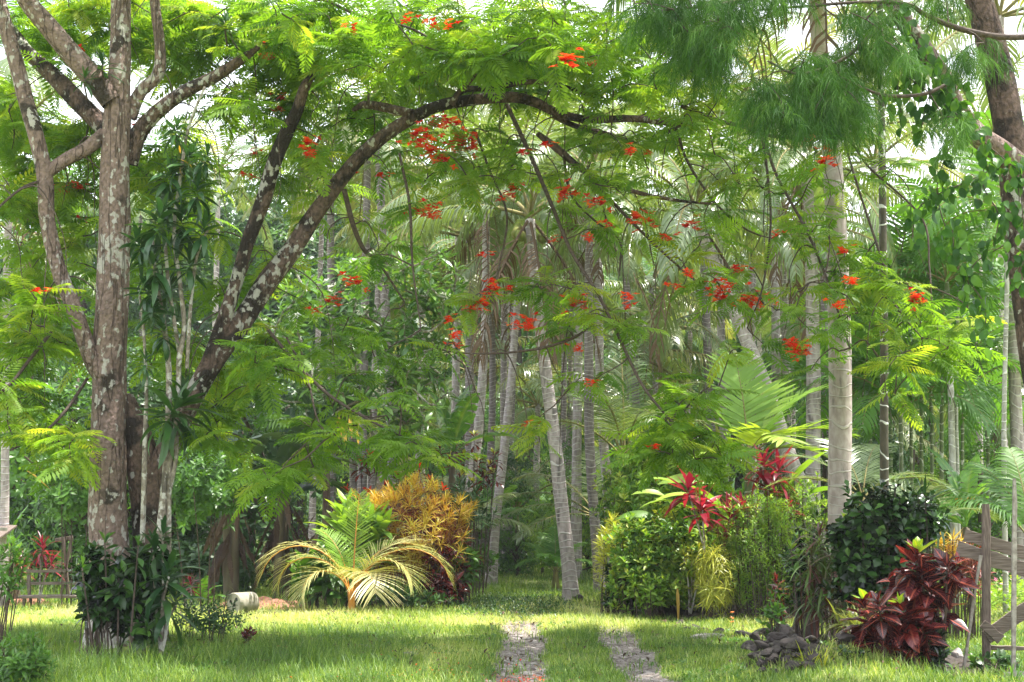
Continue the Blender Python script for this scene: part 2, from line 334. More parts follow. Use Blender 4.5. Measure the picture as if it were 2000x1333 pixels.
def ringmat(name, base, base2, line, spacing=.11, stain=(.08, .07, .065), ringw=.78, st=.62):
    """ringed palm trunk: 'tc' holds metres along the stem"""
    m, nt, N, L = newmat(name); at = N('ShaderNodeAttribute'); at.attribute_name = 'tc'; tc = N('ShaderNodeTexCoord')
    n1 = N('ShaderNodeTexNoise'); n1.inputs['Scale'].default_value = 3.5; n1.inputs['Detail'].default_value = 3; L(tc.outputs['Object'], n1.inputs['Vector'])
    ma = N('ShaderNodeMath'); ma.operation = 'MULTIPLY_ADD'; ma.inputs[1].default_value = spacing*.7; L(n1.outputs['Fac'], ma.inputs[0]); L(at.outputs['Fac'], ma.inputs[2])
    n0 = N('ShaderNodeTexNoise'); n0.inputs['Scale'].default_value = .9; n0.inputs['Detail'].default_value = 2; L(tc.outputs['Object'], n0.inputs['Vector']); mb = N('ShaderNodeMath'); mb.operation = 'MULTIPLY_ADD'; mb.inputs[1].default_value = spacing*7; L(n0.outputs['Fac'], mb.inputs[0]); L(ma.outputs[0], mb.inputs[2]); ma = mb
    mu = N('ShaderNodeMath'); mu.operation = 'MULTIPLY'; mu.inputs[1].default_value = 2*math.pi/spacing; L(ma.outputs[0], mu.inputs[0])
    sn = N('ShaderNodeMath'); sn.operation = 'SINE'; L(mu.outputs[0], sn.inputs[0])
    mr = N('ShaderNodeMapRange'); mr.inputs[1].default_value = ringw; mr.inputs[2].default_value = .97; L(sn.outputs[0], mr.inputs[0])
    n2 = N('ShaderNodeTexNoise'); n2.inputs['Scale'].default_value = 9; n2.inputs['Detail'].default_value = 7; mp = N('ShaderNodeMapping'); mp.inputs['Scale'].default_value = (1.6, 1.6, .8); L(tc.outputs['Object'], mp.inputs[0]); L(mp.outputs[0], n2.inputs['Vector'])
    r = ramp(N, [(*base, .36), (*base2, .64)]); L(n2.outputs['Fac'], r.inputs[0])
    n3 = N('ShaderNodeTexNoise'); n3.inputs['Scale'].default_value = 3.; n3.inputs['Detail'].default_value = 8; mp3 = N('ShaderNodeMapping'); mp3.inputs['Scale'].default_value = (2, 2, .5); L(tc.outputs['Object'], mp3.inputs[0]); L(mp3.outputs[0], n3.inputs['Vector'])
    m3 = N('ShaderNodeMapRange'); m3.inputs[1].default_value = st; m3.inputs[2].default_value = st+.1; m3.inputs[4].default_value = .75; L(n3.outputs['Fac'], m3.inputs[0])
    x1 = N('ShaderNodeMix'); x1.data_type = 'RGBA'; L(m3.outputs[0], x1.inputs[0]); L(r.outputs[0], x1.inputs[6]); x1.inputs[7].default_value = (*stain, 1)
    x2 = N('ShaderNodeMix'); x2.data_type = 'RGBA'; L(mr.outputs[0], x2.inputs[0]); L(x1.outputs[2], x2.inputs[6]); x2.inputs[7].default_value = (*line, 1)
    p = N('ShaderNodeBsdfPrincipled'); p.inputs['Roughness'].default_value = .8; p.inputs['Specular IOR Level'].default_value = .25; L(x2.outputs[2], p.inputs['Base Color'])
    b = N('ShaderNodeBump'); b.inputs['Strength'].default_value = .8; b.inputs['Distance'].default_value = .02; ad = N('ShaderNodeMath'); ad.operation = 'MULTIPLY_ADD'; ad.inputs[1].default_value = .6; L(n2.outputs['Fac'], ad.inputs[0]); L(mr.outputs[0], ad.inputs[2]); L(ad.outputs[0], b.inputs['Height']); L(b.outputs[0], p.inputs['Normal'])
    o = N('ShaderNodeOutputMaterial'); L(p.outputs[0], o.inputs[0]); return m

M = {}
M['poin'] = leafmat('poinciana_leaf', [(.05, .13, .014), (.11, .23, .022), (.19, .32, .035), (.34, .39, .05)], trans=.55, rough=.5, spec=.3)
M['bark'] = barkmat('poinciana_bark', (.25, .175, .15), (.14, .10, .085), (.44, .415, .38), (.030, .025, .018), l_th=.56, m_th=.58)
M['barkdk'] = barkmat('mossy_bark', (.15, .10, .08), (.07, .048, .038), (.40, .385, .35), (.022, .018, .014), l_th=.585, m_th=.50)
M['twig'] = solid('twig_bark', (.10, .072, .056), c2=(.04, .028, .022), scale=30)
M['red'] = leafmat('red_petal', [(.55, .012, .008), (.85, .035, .015), (.9, .10, .03), (.9, .2, .04)], trans=.4, rough=.5, spec=.2, sat=(1.1, .8, .6))
M['coco'] = leafmat('coconut_frond', [(.09, .145, .05), (.14, .20, .075), (.26, .27, .09)], trans=.35, rough=.33, spec=.8)
M['cocodry'] = leafmat('dry_frond', [(.09, .055, .035), (.14, .09, .055)], trans=.15, rough=.7, spec=.2)
M['stalk'] = solid('frond_stalk', (.22, .20, .07), c2=(.15, .12, .05), scale=8)
M['ring'] = ringmat('coconut_trunk', (.44, .38, .375), (.28, .235, .23), (.54, .50, .48), .12, st=.57)
M['ringnear'] = ringmat('coconut_trunk_near', (.44, .375, .355), (.31, .25, .235), (.47, .42, .39), .19, st=.60, ringw=.88)
M['ringdk'] = ringmat('coconut_trunk_weathered', (.26, .22, .22), (.16, .13, .13), (.42, .38, .37), .10)
M['areca'] = ringmat('areca_trunk', (.10, .085, .06), (.055, .05, .035), (.62, .62, .58), .26, stain=(.3, .3, .28), ringw=.90, st=.64)
M['arecapale'] = ringmat('pale_areca_trunk', (.45, .43, .40), (.26, .25, .21), (.62, .60, .57), .17, ringw=.85)
M['arecagreen'] = ringmat('green_areca_trunk', (.15, .19, .08), (.10, .12, .06), (.45, .45, .38), .2, ringw=.9, stain=(.3, .3, .25))
M['arecaleaf'] = leafmat('areca_leaf', [(.05, .13, .02), (.08, .19, .03), (.14, .25, .04)], trans=.45, rough=.5, spec=.35)
M['casu'] = leafmat('casuarina_needle', [(.016, .06, .010), (.045, .125, .018), (.11, .23, .035)], trans=.3, rough=.6, spec=.15)
M['vine'] = leafmat('vine_leaf', [(.02, .07, .012), (.05, .14, .02), (.12, .25, .035)], trans=.4, rough=.35, spec=.25)
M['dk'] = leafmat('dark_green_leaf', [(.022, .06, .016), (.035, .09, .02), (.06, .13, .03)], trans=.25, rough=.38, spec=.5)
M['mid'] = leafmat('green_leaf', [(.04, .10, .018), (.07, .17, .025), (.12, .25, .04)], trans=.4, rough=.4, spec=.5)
M['lime'] = leafmat('lime_leaf', [(.12, .24, .03), (.20, .34, .045), (.32, .42, .06)], trans=.4, rough=.45, spec=.4)
M['grass'] = leafmat('grass_blade', [(.07, .14, .025), (.16, .26, .045), (.31, .39, .10), (.52, .52, .25)], trans=.4, rough=.5, spec=.35)
M['plank'] = solid('weathered_board', (.23, .185, .155), c2=(.10, .075, .06), scale=14, stretch=(.35, 1, 6), bump=.6)
M['post'] = solid('weathered_post', (.20, .155, .13), c2=(.09, .065, .055), scale=14, stretch=(4, 4, .5), bump=.6)
M['wire'] = solid('grey_stick', (.34, .31, .28), c2=(.18, .15, .13), scale=20)
M['rock'] = solid('dark_rock', (.055, .044, .04), c2=(.022, .018, .016), scale=9, bump=.8, c3=(.10, .09, .07), th3=.6)
M['rockpale'] = solid('pale_rock', (.38, .34, .31), c2=(.20, .18, .17), scale=8, bump=.7, c3=(.10, .09, .08), th3=.6)
M['conc'] = solid('mossy_concrete', (.34, .32, .26), c2=(.22, .20, .15), scale=10, bump=.3, c3=(.13, .14, .09), th3=.56)
M['hole'] = solid('hole_inside', (.03, .028, .025), c2=(.02, .02, .018))

# ------------------------------------------------------------ ground, hills
def grid_sheet(xs, ys, fz, name, mat, attr=None):
    X, Y = np.meshgrid(xs, ys); Z = fz(X, Y); V = np.stack([X, Y, Z], -1).reshape(-1, 3); nx = len(xs); ny = len(ys)
    i = np.arange(ny-1)[:, None]*nx; j = np.arange(nx-1)[None]; Q = np.stack([i+j, i+j+1, i+nx+j+1, i+nx+j], -1).reshape(-1, 4)
    a = Acc(); a.add(V, Q, attr(V[:, 0], V[:, 1]) if attr is not None else 0); return a.build(name, mat)
def axis(a, b, step, far, growth=1.18):
    core = list(np.arange(a, b+1e-6, step)); s = step; x = b
    while x < far: s *= growth; x += s; core.append(x)
    s = step; x = a; lo = []
    while x > -far: s *= growth; x -= s; lo.append(x)
    return np.array(lo[::-1]+core)
m, nt, N, L = newmat('ground_soil')
tc = N('ShaderNodeTexCoord'); at = N('ShaderNodeAttribute'); at.attribute_name = 'rnd'
def nz_(s, d=6):
    n = N('ShaderNodeTexNoise'); n.inputs['Scale'].default_value = s; n.inputs['Detail'].default_value = d; L(tc.outputs['Object'], n.inputs['Vector']); return n.outputs['Fac']
g1 = ramp(N, [(.07, .11, .025, .3), (.17, .21, .05, .5), (.26, .25, .09, .72)]); L(nz_(5), g1.inputs[0])
g2 = ramp(N, [(.09, .07, .06, .3), (.19, .155, .135, .5), (.30, .26, .24, .7)]); L(nz_(22, 9), g2.inputs[0])
ad = N('ShaderNodeMath'); ad.operation = 'MULTIPLY_ADD'; ad.inputs[1].default_value = .7; L(nz_(7, 8), ad.inputs[0]); L(at.outputs['Fac'], ad.inputs[2])
mr = N('ShaderNodeMapRange'); mr.inputs[1].default_value = .62; mr.inputs[2].default_value = .85; L(ad.outputs[0], mr.inputs[0])
mx = N('ShaderNodeMix'); mx.data_type = 'RGBA'; L(mr.outputs[0], mx.inputs[0]); L(g1.outputs[0], mx.inputs[6]); L(g2.outputs[0], mx.inputs[7])
p = N('ShaderNodeBsdfPrincipled'); p.inputs['Roughness'].default_value = .95; L(mx.outputs[2], p.inputs['Base Color'])
b = N('ShaderNodeBump'); b.inputs['Strength'].default_value = .8; b.inputs['Distance'].default_value = .03; L(nz_(30, 8), b.inputs['Height']); L(b.outputs[0], p.inputs['Normal'])
o_ = N('ShaderNodeOutputMaterial'); L(p.outputs[0], o_.inputs[0]); M['ground'] = m
tag(grid_sheet(axis(-9, 9, .1, 420), axis(11, 34, .1, 420), gz, 'ground', M['ground'], track), kind='structure')

def hillz(x, y):
    r = 38+7*np.sin(x*.03+1.0)+4*np.sin(x*.07+2)+2*np.sin(x*.2)
    return -2+(r)*smooth(105, 170, y)*(.86+.14*np.sin(y*.09+x*.07))+2.2*np.sin(x*.5)*np.sin(y*.43)+1.3*np.sin(x*1.1+y*.9)
M['hill'] = solid('forested_hill', (.035, .075, .025), c2=(.07, .12, .04), scale=.35, bump=1.0, spec=.1, rough=1)
tag(grid_sheet(np.arange(-100, 101, 1.), np.arange(104, 190, 1.), hillz, 'hills', M['hill']), kind='structure')

# ------------------------------------------------------------ the poinciana tree
rng = np.random.default_rng(11)
TY = 17.6
tree = thing('poinciana_tree', 'large lichen-spotted flame tree with a limb arching over the track, red blossoms', 'tree', onG(-4.9, TY))
nodes = []; noder = []
def limb(name, pts, Y0, Y1, mat, sub=5, sides=14, rough=.05, seed=0, wf=.9):
    k = len(pts); ys = np.linspace(Y0, Y1, k)
    W = np.array([P(u, v, y) for (u, v, w_), y in zip(pts, ys)]); Rr = np.array([w_/2*px(y) for (u, v, w_), y in zip(pts, ys)])*wf
    a = Acc(); a.tube(W, Rr, sides, sub=sub, rough=rough, seed=seed); pp, rr = spline(W, Rr, 4)
    nodes.extend(pp); noder.extend(rr)
    return part(a, name, M[mat], tree)
limb('trunk', [(222, 1300, 150), (218, 1262, 122), (216, 1200, 96), (214, 1100, 84), (212, 1000, 84), (211, 880, 80), (213, 740, 74), (219, 600, 68), (222, 480, 66), (225, 350, 64), (228, 240, 62), (232, 150, 52), (236, 60, 46), (238, -60, 42), (250, -220, 30)], TY, TY, 'bark', rough=.05, sides=24)
limb('trunk', [(300, 1300, 100), (296, 1262, 80), (292, 1180, 68), (292, 1080, 68), (288, 960, 70), (265, 860, 70), (235, 780, 60)], TY+.35, TY+.2, 'barkdk', rough=.05, seed=2, sides=18)
limb('limb', [(288, 1010, 70), (318, 900, 66), (352, 820, 58), (395, 745, 52), (440, 672, 52), (490, 600, 50), (530, 540, 52), (570, 490, 48), (620, 412, 44), (665, 350, 42), (715, 295, 40), (770, 252, 36), (850, 210, 30), (920, 196, 27), (1000, 190, 27), (1045, 200, 25), (1090, 222, 22), (1150, 234, 19), (1240, 232, 19), (1325, 243, 20), (1332, 246, 14)], TY+.2, TY+.9, 'barkdk', rough=.07, seed=3, wf=.78)
limb('limb', [(395, 745, 36), (430, 650, 36), (458, 560, 31), (482, 480, 31), (515, 390, 34), (535, 320, 32), (558, 262, 30), (580, 215, 26), (598, 165, 22), (618, 145, 10)], TY+.3, TY+.1, 'barkdk', rough=.05, seed=4)
limb('limb', [(222, 760, 40), (190, 720, 40), (168, 670, 36), (140, 590, 36), (112, 520, 35), (92, 430, 35), (88, 350, 36), (72, 270, 34), (48, 190, 33), (28, 110, 32), (8, 40, 30), (-12, -60, 27), (-20, -180, 18)], TY-.1, TY-.3, 'bark', rough=.05, seed=5)
limb('limb', [(92, 338, 26), (130, 312, 28), (170, 290, 30), (205, 262, 32)], TY-.2, TY, 'bark', seed=6)
limb('limb', [(212, 255, 48), (180, 225, 40), (140, 185, 40), (95, 140, 34), (52, 100, 28), (25, 60, 20), (-20, 10, 14)], TY+.25, TY+.6, 'barkdk', seed=7)
limb('limb', [(218, 200, 52), (180, 150, 52), (130, 95, 46), (85, 40, 42), (52, 0, 38), (10, -70, 30), (-30, -170, 20)], TY-.1, TY-.5, 'bark', seed=8)
limb('limb', [(252, 230, 34), (275, 180, 28), (308, 145, 28), (312, 90, 25), (303, 10, 24), (296, -80, 20)], TY+.1, TY, 'bark', seed=9)
limb('limb', [(250, 320, 46), (268, 265, 40), (300, 225, 36), (360, 180, 32), (420, 150, 28), (470, 118, 22), (505, 92, 12)], TY+.1, TY-.1, 'barkdk', seed=10)
limb('limb', [(880, 205, 16), (905, 176, 15), (960, 173, 13), (1040, 160, 11), (1110, 172, 8), (1170, 195, 6)], TY+.5, TY+.3, 'barkdk', seed=12)
limb('limb', [(900, 180, 12), (925, 150, 10), (955, 120, 8), (1000, 112, 5)], TY+.5, TY, 'barkdk', seed=13, sides=8)
limb('limb', [(805, 222, 22), (750, 210, 22), (712, 205, 18), (690, 215, 10)], TY+.5, TY+.9, 'barkdk', seed=14, sides=10)
limb('limb', [(1050, 262, 12), (1085, 288, 17), (1150, 340, 14), (1230, 372, 11), (1310, 390, 8), (1400, 400, 5)], TY+.6, TY+.2, 'barkdk', seed=15, sides=10)
limb('limb', [(1080, 225, 14), (1120, 245, 12), (1180, 262, 14), (1240, 280, 10)], TY+.8, TY+1., 'barkdk', seed=16, sides=8)
HANG = [  # drooping branches (u, v, width) and depths
 ([(990, 205, 12), (1030, 290, 11), (1075, 395, 10), (1115, 490, 9), (1165, 570, 9), (1205, 650, 9), (1250, 745, 8), (1300, 810, 6), (1350, 860, 5)], 18.2, 16.4),
 ([(1332, 208, 12), (1400, 235, 12), (1480, 262, 10), (1520, 350, 8), (1580, 460, 7), (1620, 560, 6), (1660, 680, 4)], 18.5, 17.2),
 ([(1480, 262, 9), (1560, 272, 7), (1650, 272, 6), (1700, 330, 6), (1800, 425, 6), (1815, 520, 5), (1820, 600, 4)], 18.2, 17.0),
 ([(1150, 345, 10), (1240, 440, 8), (1330, 525, 6), (1410, 590, 4)], 18.2, 17.5),
 ([(1490, 270, 8), (1500, 350, 7), (1505, 440, 6), (1490, 560, 5), (1460, 640, 3)], 18.3, 17.6),
 ([(1650, 280, 6), (1680, 380, 6), (1720, 500, 6), (1745, 590, 5), (1800, 660, 3)], 18.0, 16.9),
 ([(1320, 250, 8), (1345, 320, 7), (1400, 400, 6), (1460, 450, 5), (1520, 470, 3)], 18.4, 18.9),
 ([(780, 300, 8), (800, 400, 8), (806, 520, 6), (822, 640, 4)], 17.9, 17.2),
 ([(672, 370, 14), (690, 440, 13), (712, 490, 11), (738, 512, 7), (790, 590, 5)], 17.8, 18.6),
 ([(520, 640, 10), (570, 700, 9), (640, 770, 8), (720, 820, 6), (800, 860, 4)], 17.8, 16.6),
 ([(560, 660, 6), (600, 740, 6), (625, 830, 5), (690, 900, 3)], 17.6, 16.4),
 ([(1150, 640, 6), (1120, 660, 7), (1060, 680, 7), (980, 690, 5), (900, 690, 4), (850, 680, 3)], 17.5, 17.0),
 ([(1100, 300, 8), (1115, 380, 7), (1160, 430, 6), (1210, 470, 5), (1210, 540, 3)], 18.3, 18.8),
 ([(930, 260, 7), (955, 330, 6), (990, 420, 6), (975, 520, 5), (955, 600, 4)], 18.3, 17.9),
 ([(100, 650, 9), (60, 700, 9), (10, 760, 8), (-60, 800, 6)], 17.5, 16.6), ([(170, 740, 9), (130, 800, 9), (80, 850, 7), (20, 880, 5)], 17.5, 16.3),
 ([(95, 350, 8), (40, 370, 8), (-30, 430, 6)], 17.4, 17), ([(600, 60, 6), (620, 0, 8), (700, 30, 7), (800, 55, 6), (900, 110, 5)], 18, 17),
 ([(720, 205, 7), (720, 120, 6), (735, 60, 5), (700, -20, 4)], 18, 18.4),
]
for i, (pts, y0, y1) in enumerate(HANG): limb('branch', pts, y0, y1, 'twig', sides=6, seed=20+i, rough=.06, wf=.78)

REG = [  # foliage masses: u, v, ru, rv, count, Y range
 (880, 70, 430, 90, 80, 15.5, 20), (1130, 120, 270, 95, 46, 16, 20), (700, 190, 240, 130, 44, 16.2, 20), (480, 50, 230, 90, 26, 16, 20),
 (150, 40, 150, 70, 36, 18, 21.5), (40, 230, 80, 90, 26, 18, 21.5), (340, 60, 90, 90, 34, 18, 21.5), (180, 330, 120, 110, 26, 18.2, 21.5), (330, 330, 90, 90, 12, 18.2, 21), (560, 110, 80, 90, 12, 18, 20), (60, 600, 100, 200, 22, 18, 21), (330, 760, 60, 90, 8, 18.3, 21),
 (80, 450, 120, 150, 26, 16, 20), (70, 700, 120, 150, 34, 15.5, 20), (90, 860, 120, 80, 22, 15.5, 19), (120, 330, 90, 80, 8, 17, 20),
 (420, 250, 120, 110, 20, 17.9, 20.5), (610, 320, 110, 110, 20, 18, 20.5), (320, 520, 120, 230, 34, 18, 21),
 (470, 800, 120, 120, 30, 15.8, 19), (640, 800, 140, 80, 16, 16, 19), (580, 640, 100, 100, 13, 17.5, 19.5), (470, 520, 90, 110, 14, 18, 20),
 (800, 880, 120, 38, 16, 16, 18), (560, 900, 100, 50, 12, 15.8, 18), (740, 690, 110, 100, 10, 16.5, 19),
 (850, 360, 150, 80, 18, 17, 19.5), (720, 430, 120, 80, 9, 17, 19), (960, 320, 110, 70, 12, 17, 19.5), (1100, 310, 150, 50, 16, 17, 19.5),
 (1190, 400, 150, 90, 10, 16.8, 19.5), (1030, 590, 160, 50, 14, 16.6, 18), (1160, 640, 110, 50, 8, 16.6, 18), (1350, 400, 130, 120, 13, 17, 19.5),
 (1500, 350, 150, 100, 17, 17, 19), (1440, 610, 150, 90, 15, 16.6, 18.6), (1590, 540, 120, 130, 22, 16.6, 18.4), (1690, 690, 150, 110, 20, 16, 18.2), (1790, 610, 120, 140, 26, 16, 18),
 (1670, 330, 120, 80, 10, 17, 18.5), (1350, 850, 100, 80, 34, 15.9, 17.2), (1330, 760, 80, 50, 8, 16.2, 17.2), (1850, 720, 80, 60, 8, 16, 17.5), (1290, 250, 120, 60, 16, 17, 19.5), (1380, 200, 60, 60, 6, 17.5, 19), (1080, 850, 50, 30, 2, 17, 17.4), (1160, 760, 40, 40, 2, 17, 17.4)]
tg = []; 
for (u, v, ru, rv, n, y0, y1) in REG:
    n = max(2, round(n*(1.12 if v < 240 else .72 if u < 560 else .55)))
    a = rng.uniform(0, 2*math.pi, n); q = np.sqrt(rng.random(n)); yy = rng.uniform(y0, y1, n)
    for k in range(n): tg.append(P(u+ru*q[k]*math.cos(a[k]), v+rv*q[k]*math.sin(a[k]), yy[k]))
NV = len(tg)
NDa = np.array(nodes); big = np.array(noder) > .055; NDb = NDa[big]; pu = NDb[:, 0]/NDb[:, 1]; pw = NDb[:, 2]/NDb[:, 1]
for i in range(NV):                                        # sprays grow beyond the big limbs rather than hiding them
    q = tg[i]; dd = np.hypot(q[0]/q[1]-pu, (q[2]-1.6)/q[1]-(NDb[:, 2]-1.6)/NDb[:, 1])*F; j = int(np.argmin(dd))
    if dd[j] < 60 and q[1] < NDb[j, 1]+.45: f = (NDb[j, 1]+rng.uniform(.6, 2.0))/q[1]; tg[i] = np.array((q[0]*f, q[1]*f, 1.6+(q[2]-1.6)*f))
for k in range(150):
    tg.append(np.array((rng.uniform(-7.5, 2.6), rng.uniform(13.2, 20.8), rng.uniform(8.5, 10.6))))
for k in range(46): tg.append(np.array((rng.uniform(2.6, 6.4), rng.uniform(14.8, 18.6), rng.uniform(8.6, 9.8))))  # unseen crown tips above the view, added to shade the drooping sprays
tg = np.array(tg); nodes_a = np.array(nodes); nr = np.array(noder)
d0 = np.array([np.min(np.linalg.norm(nodes_a-t, axis=1)) for t in tg]); order = np.argsort(d0)
tw = Acc(); NL = [*nodes_a]; tips = []; outs = []; opn = []
NA = np.zeros((len(nodes_a)+len(tg)*4, 3)); NA[:len(nodes_a)] = nodes_a; cnt = len(nodes_a)
for i in range(110):                                       # thin bare drooping twigs off the limbs
    j = int(rng.integers(0, len(nodes_a))); s0 = nodes_a[j]
    if s0[2] < 3.6 or nr[j] > .13: continue
    l = rng.uniform(.4, 1.7); a_ = rng.uniform(0, 6.28); h = np.array((math.cos(a_), math.sin(a_), 0))
    q = [s0, s0+h*.18*l+(0, 0, rng.uniform(-.1, .12)*l), s0+h*.36*l-(0, 0, .25*l), s0+h*.42*l+rng.normal(size=3)*.06-(0, 0, .62*l), s0+h*.5*l-(0, 0, l)]; tw.tube(q, np.linspace(.011, .003, 5), 5, sub=3)
for i in order:
    t = tg[i]; d = np.linalg.norm(NA[:cnt]-t, axis=1); j = int(np.argmin(d)); s = NA[j]; dist = d[j]
    mid = (s+t)/2+np.array((0, 0, .12*dist))+rng.normal(size=3)*.07*dist; q1 = s*.6+mid*.4+rng.normal(size=3)*.03*dist
    pts = np.array([s, q1, mid, mid*.4+t*.6+np.array((0, 0, .05*dist))+rng.normal(size=3)*.03*dist, t]); r0 = .008+.006*min(dist, 2.5)
    tw.tube(pts, np.linspace(r0, .005, 5), 5, sub=2); NA[cnt:cnt+4] = pts[1:]; cnt += 4
    tips.append(t); outs.append(nrm(t-pts[2])); vv = 1015-(t[2]-1.6)/t[1]*F; uu = 1000+t[0]/t[1]*F; opn.append(vv > 260 and uu > 540)
tips = np.array(tips); outs = np.array(outs); opn = np.array(opn)
part(tw, 'twigs', M['twig'], tree)
PT = [pinnateT(1, 11, .5), pinnateT(2, 12, .8), pinnateT(3, 10, .3), pinnateT(4, 11, 1.1)]
cr = Acc()
for k in range(10):
    n = len(tips); az = rng.uniform(0, 2*math.pi, n); el = rng.normal(-.12, .28, n)
    d = np.stack([np.cos(az)*np.cos(el), np.sin(az)*np.cos(el), np.sin(el)], 1)+outs*.45*(np.array((1, 1, .3)))
    back = rng.uniform(0, .38, n); pos = tips-outs*back[:, None]+rng.normal(size=(n, 3))*.03
    Rm = frames(d, roll=rng.normal(0, .3, n)); s = rng.uniform(.30, .62, n); cl = (np.sin(np.arange(n)*12.9898)*43758.5) % 1
    show = ~opn | (k < 6) | (rng.random(n) < .12); back[opn] *= .45; pos = tips-outs*back[:, None]+rng.normal(size=(n, 3))*.03; s[opn] = np.maximum(s[opn], .40)
    for q in range(4):
        mk = ((np.arange(n)+k) % 4 == q) & show
        cr.stamp(PT[q], pos[mk], Rm[mk], s[mk], np.clip(.5*cl[mk]+.5*rng.random(mk.sum()), 0, 1))
part(cr, 'crown', M['poin'], tree)
# flower clusters
def petals(n, rad, seed):
    g = np.random.default_rng(seed); T = leafT(.75, 2, .6, .2, 'obov'); a = Acc()
    nf = max(3, n//5); c = g.normal(size=(nf, 3))*np.array((rad*.5, rad*.5, rad*.48)); c[:, 2] += .02
    for i in range(nf):
        az = np.arange(5)*1.257+g.random()*6; el = g.uniform(.0, .9, 5); d = np.stack([np.cos(az)*np.cos(el), np.sin(az)*np.cos(el), np.sin(el)], 1)
        a.stamp(T, np.repeat(c[i][None], 5, 0), frames(d), g.uniform(.05, .08, 5), np.clip(g.normal(.5, .3)+g.normal(0, .15, 5), 0, 1))
    return a
FM = [petals(n, r, i).build('flower_cluster', M['red'], tree) for i, (n, r) in enumerate(((70, .14), (110, .20), (40, .10), (25, .07)))]
for o in FM: o.location = (0, 0, 0)
FL = [(540, 105, 1), (520, 115, 2), (690, 60, 3), (800, 40, 3), (850, 50, 3), (880, 52, 3), (1110, 122, 0), (1155, 125, 3), (830, 280, 1), (850, 240, 1), (820, 265, 0), (845, 300, 0), (880, 245, 0), (905, 275, 1), (900, 295, 0), (860, 315, 0), (925, 290, 2), (600, 285, 0), (605, 305, 2), (250, 250, 3), (160, 100, 3), (125, 375, 2), (150, 368, 2), (75, 570, 3), (170, 430, 3), (745, 345, 3), (680, 340, 3), (835, 415, 1), (850, 425, 2), (1000, 375, 0), (985, 390, 3), (1110, 378, 0), (1100, 385, 2), (1150, 470, 2), (1165, 400, 0), (1190, 440, 3), (1240, 430, 0), (1265, 440, 0), (1300, 470, 2), (1350, 445, 0), (1345, 540, 2), (1260, 300, 3), (1230, 300, 2), (1020, 300, 3), (1065, 285, 3), (945, 500, 3), (990, 565, 3), (690, 555, 0), (650, 592, 0), (615, 608, 3), (960, 570, 0), (940, 600, 0), (915, 610, 2), (875, 630, 2), (890, 660, 2), (890, 675, 3), (1025, 635, 1), (1035, 640, 2), (1130, 600, 0), (1120, 590, 2), (1225, 585, 2), (1230, 600, 3), (1130, 685, 2), (1155, 755, 2), (1410, 560, 1), (1405, 585, 0), (1480, 595, 1), (1460, 590, 0), (1435, 525, 3), (1450, 530, 3), (1555, 685, 1), (1560, 690, 0), (1550, 675, 2), (1615, 320, 0), (1580, 275, 2), (1610, 290, 3), (1645, 495, 2), (1660, 555, 2), (1640, 600, 2), (1790, 590, 0), (1795, 580, 3), (1520, 460, 3), (1475, 210, 3), (1035, 830, 3), (550, 195, 2), (540, 215, 3), (490, 345, 3), (500, 300, 3), (955, 550, 3), (1085, 470, 3), (1320, 560, 3), (1275, 875, 3)]
rq = random.Random(5); base_loc = np.array(tree.location)
for i, (u, v, k) in enumerate(FL[:98]):
    q0 = P(u, v, 17.); j = int(np.argmin(np.hypot(tips[:NV, 0]/tips[:NV, 1]-q0[0]/17., (tips[:NV, 2]-1.6)/tips[:NV, 1]-(q0[2]-1.6)/17.)+.004*tips[:NV, 1])); loc = P(u, v, tips[j, 1]-.15)-base_loc
    o = FM[k] if not FM[k].get('used') else FM[k].copy()
    if FM[k].get('used'): col.objects.link(o)
    o.location = loc; o.rotation_euler = (0, 0, rq.random()*6)
    FM[k]['used'] = 1
for o in tree.children:
    if 'used' in o.keys(): del o['used']

# ------------------------------------------------------------ coconut palms
FR = [arr_acc(frondT(L=4.3, e0=72, droop=95, seed=1, hang=.35)), arr_acc(frondT(L=4.5, e0=45, droop=105, seed=2, hang=.6)), arr_acc(frondT(L=4.4, e0=15, droop=85, seed=3, hang=.9, twist=.08)),
      arr_acc(frondT(L=4.2, e0=-15, droop=65, seed=4, hang=1.1, twist=-.06)), arr_acc(frondT(L=3.6, e0=-50, droop=35, seed=5, hang=1.2, fill=.35, pairs=50))]
FRM = []
for i, a in enumerate(FR):
    o = a.build('frond', [M['cocodry'] if i == 4 else M['coco'], M['stalk'] if i < 4 else M['cocodry']]); FRM.append(o.data); bpy.data.objects.remove(o)
nutm = Acc()
_t = np.linspace(0, math.pi, 7); nutm.tube([(0, 0, -.13*math.cos(a)) for a in _t], [max(.11*math.sin(a), .004) for a in _t], 10)
_o = nutm.build('coconut', solid('coconut_husk', (.13, .17, .03), c2=(.20, .16, .05), scale=9)); NUT = _o.data; bpy.data.objects.remove(_o)
prnd = random.Random(3)
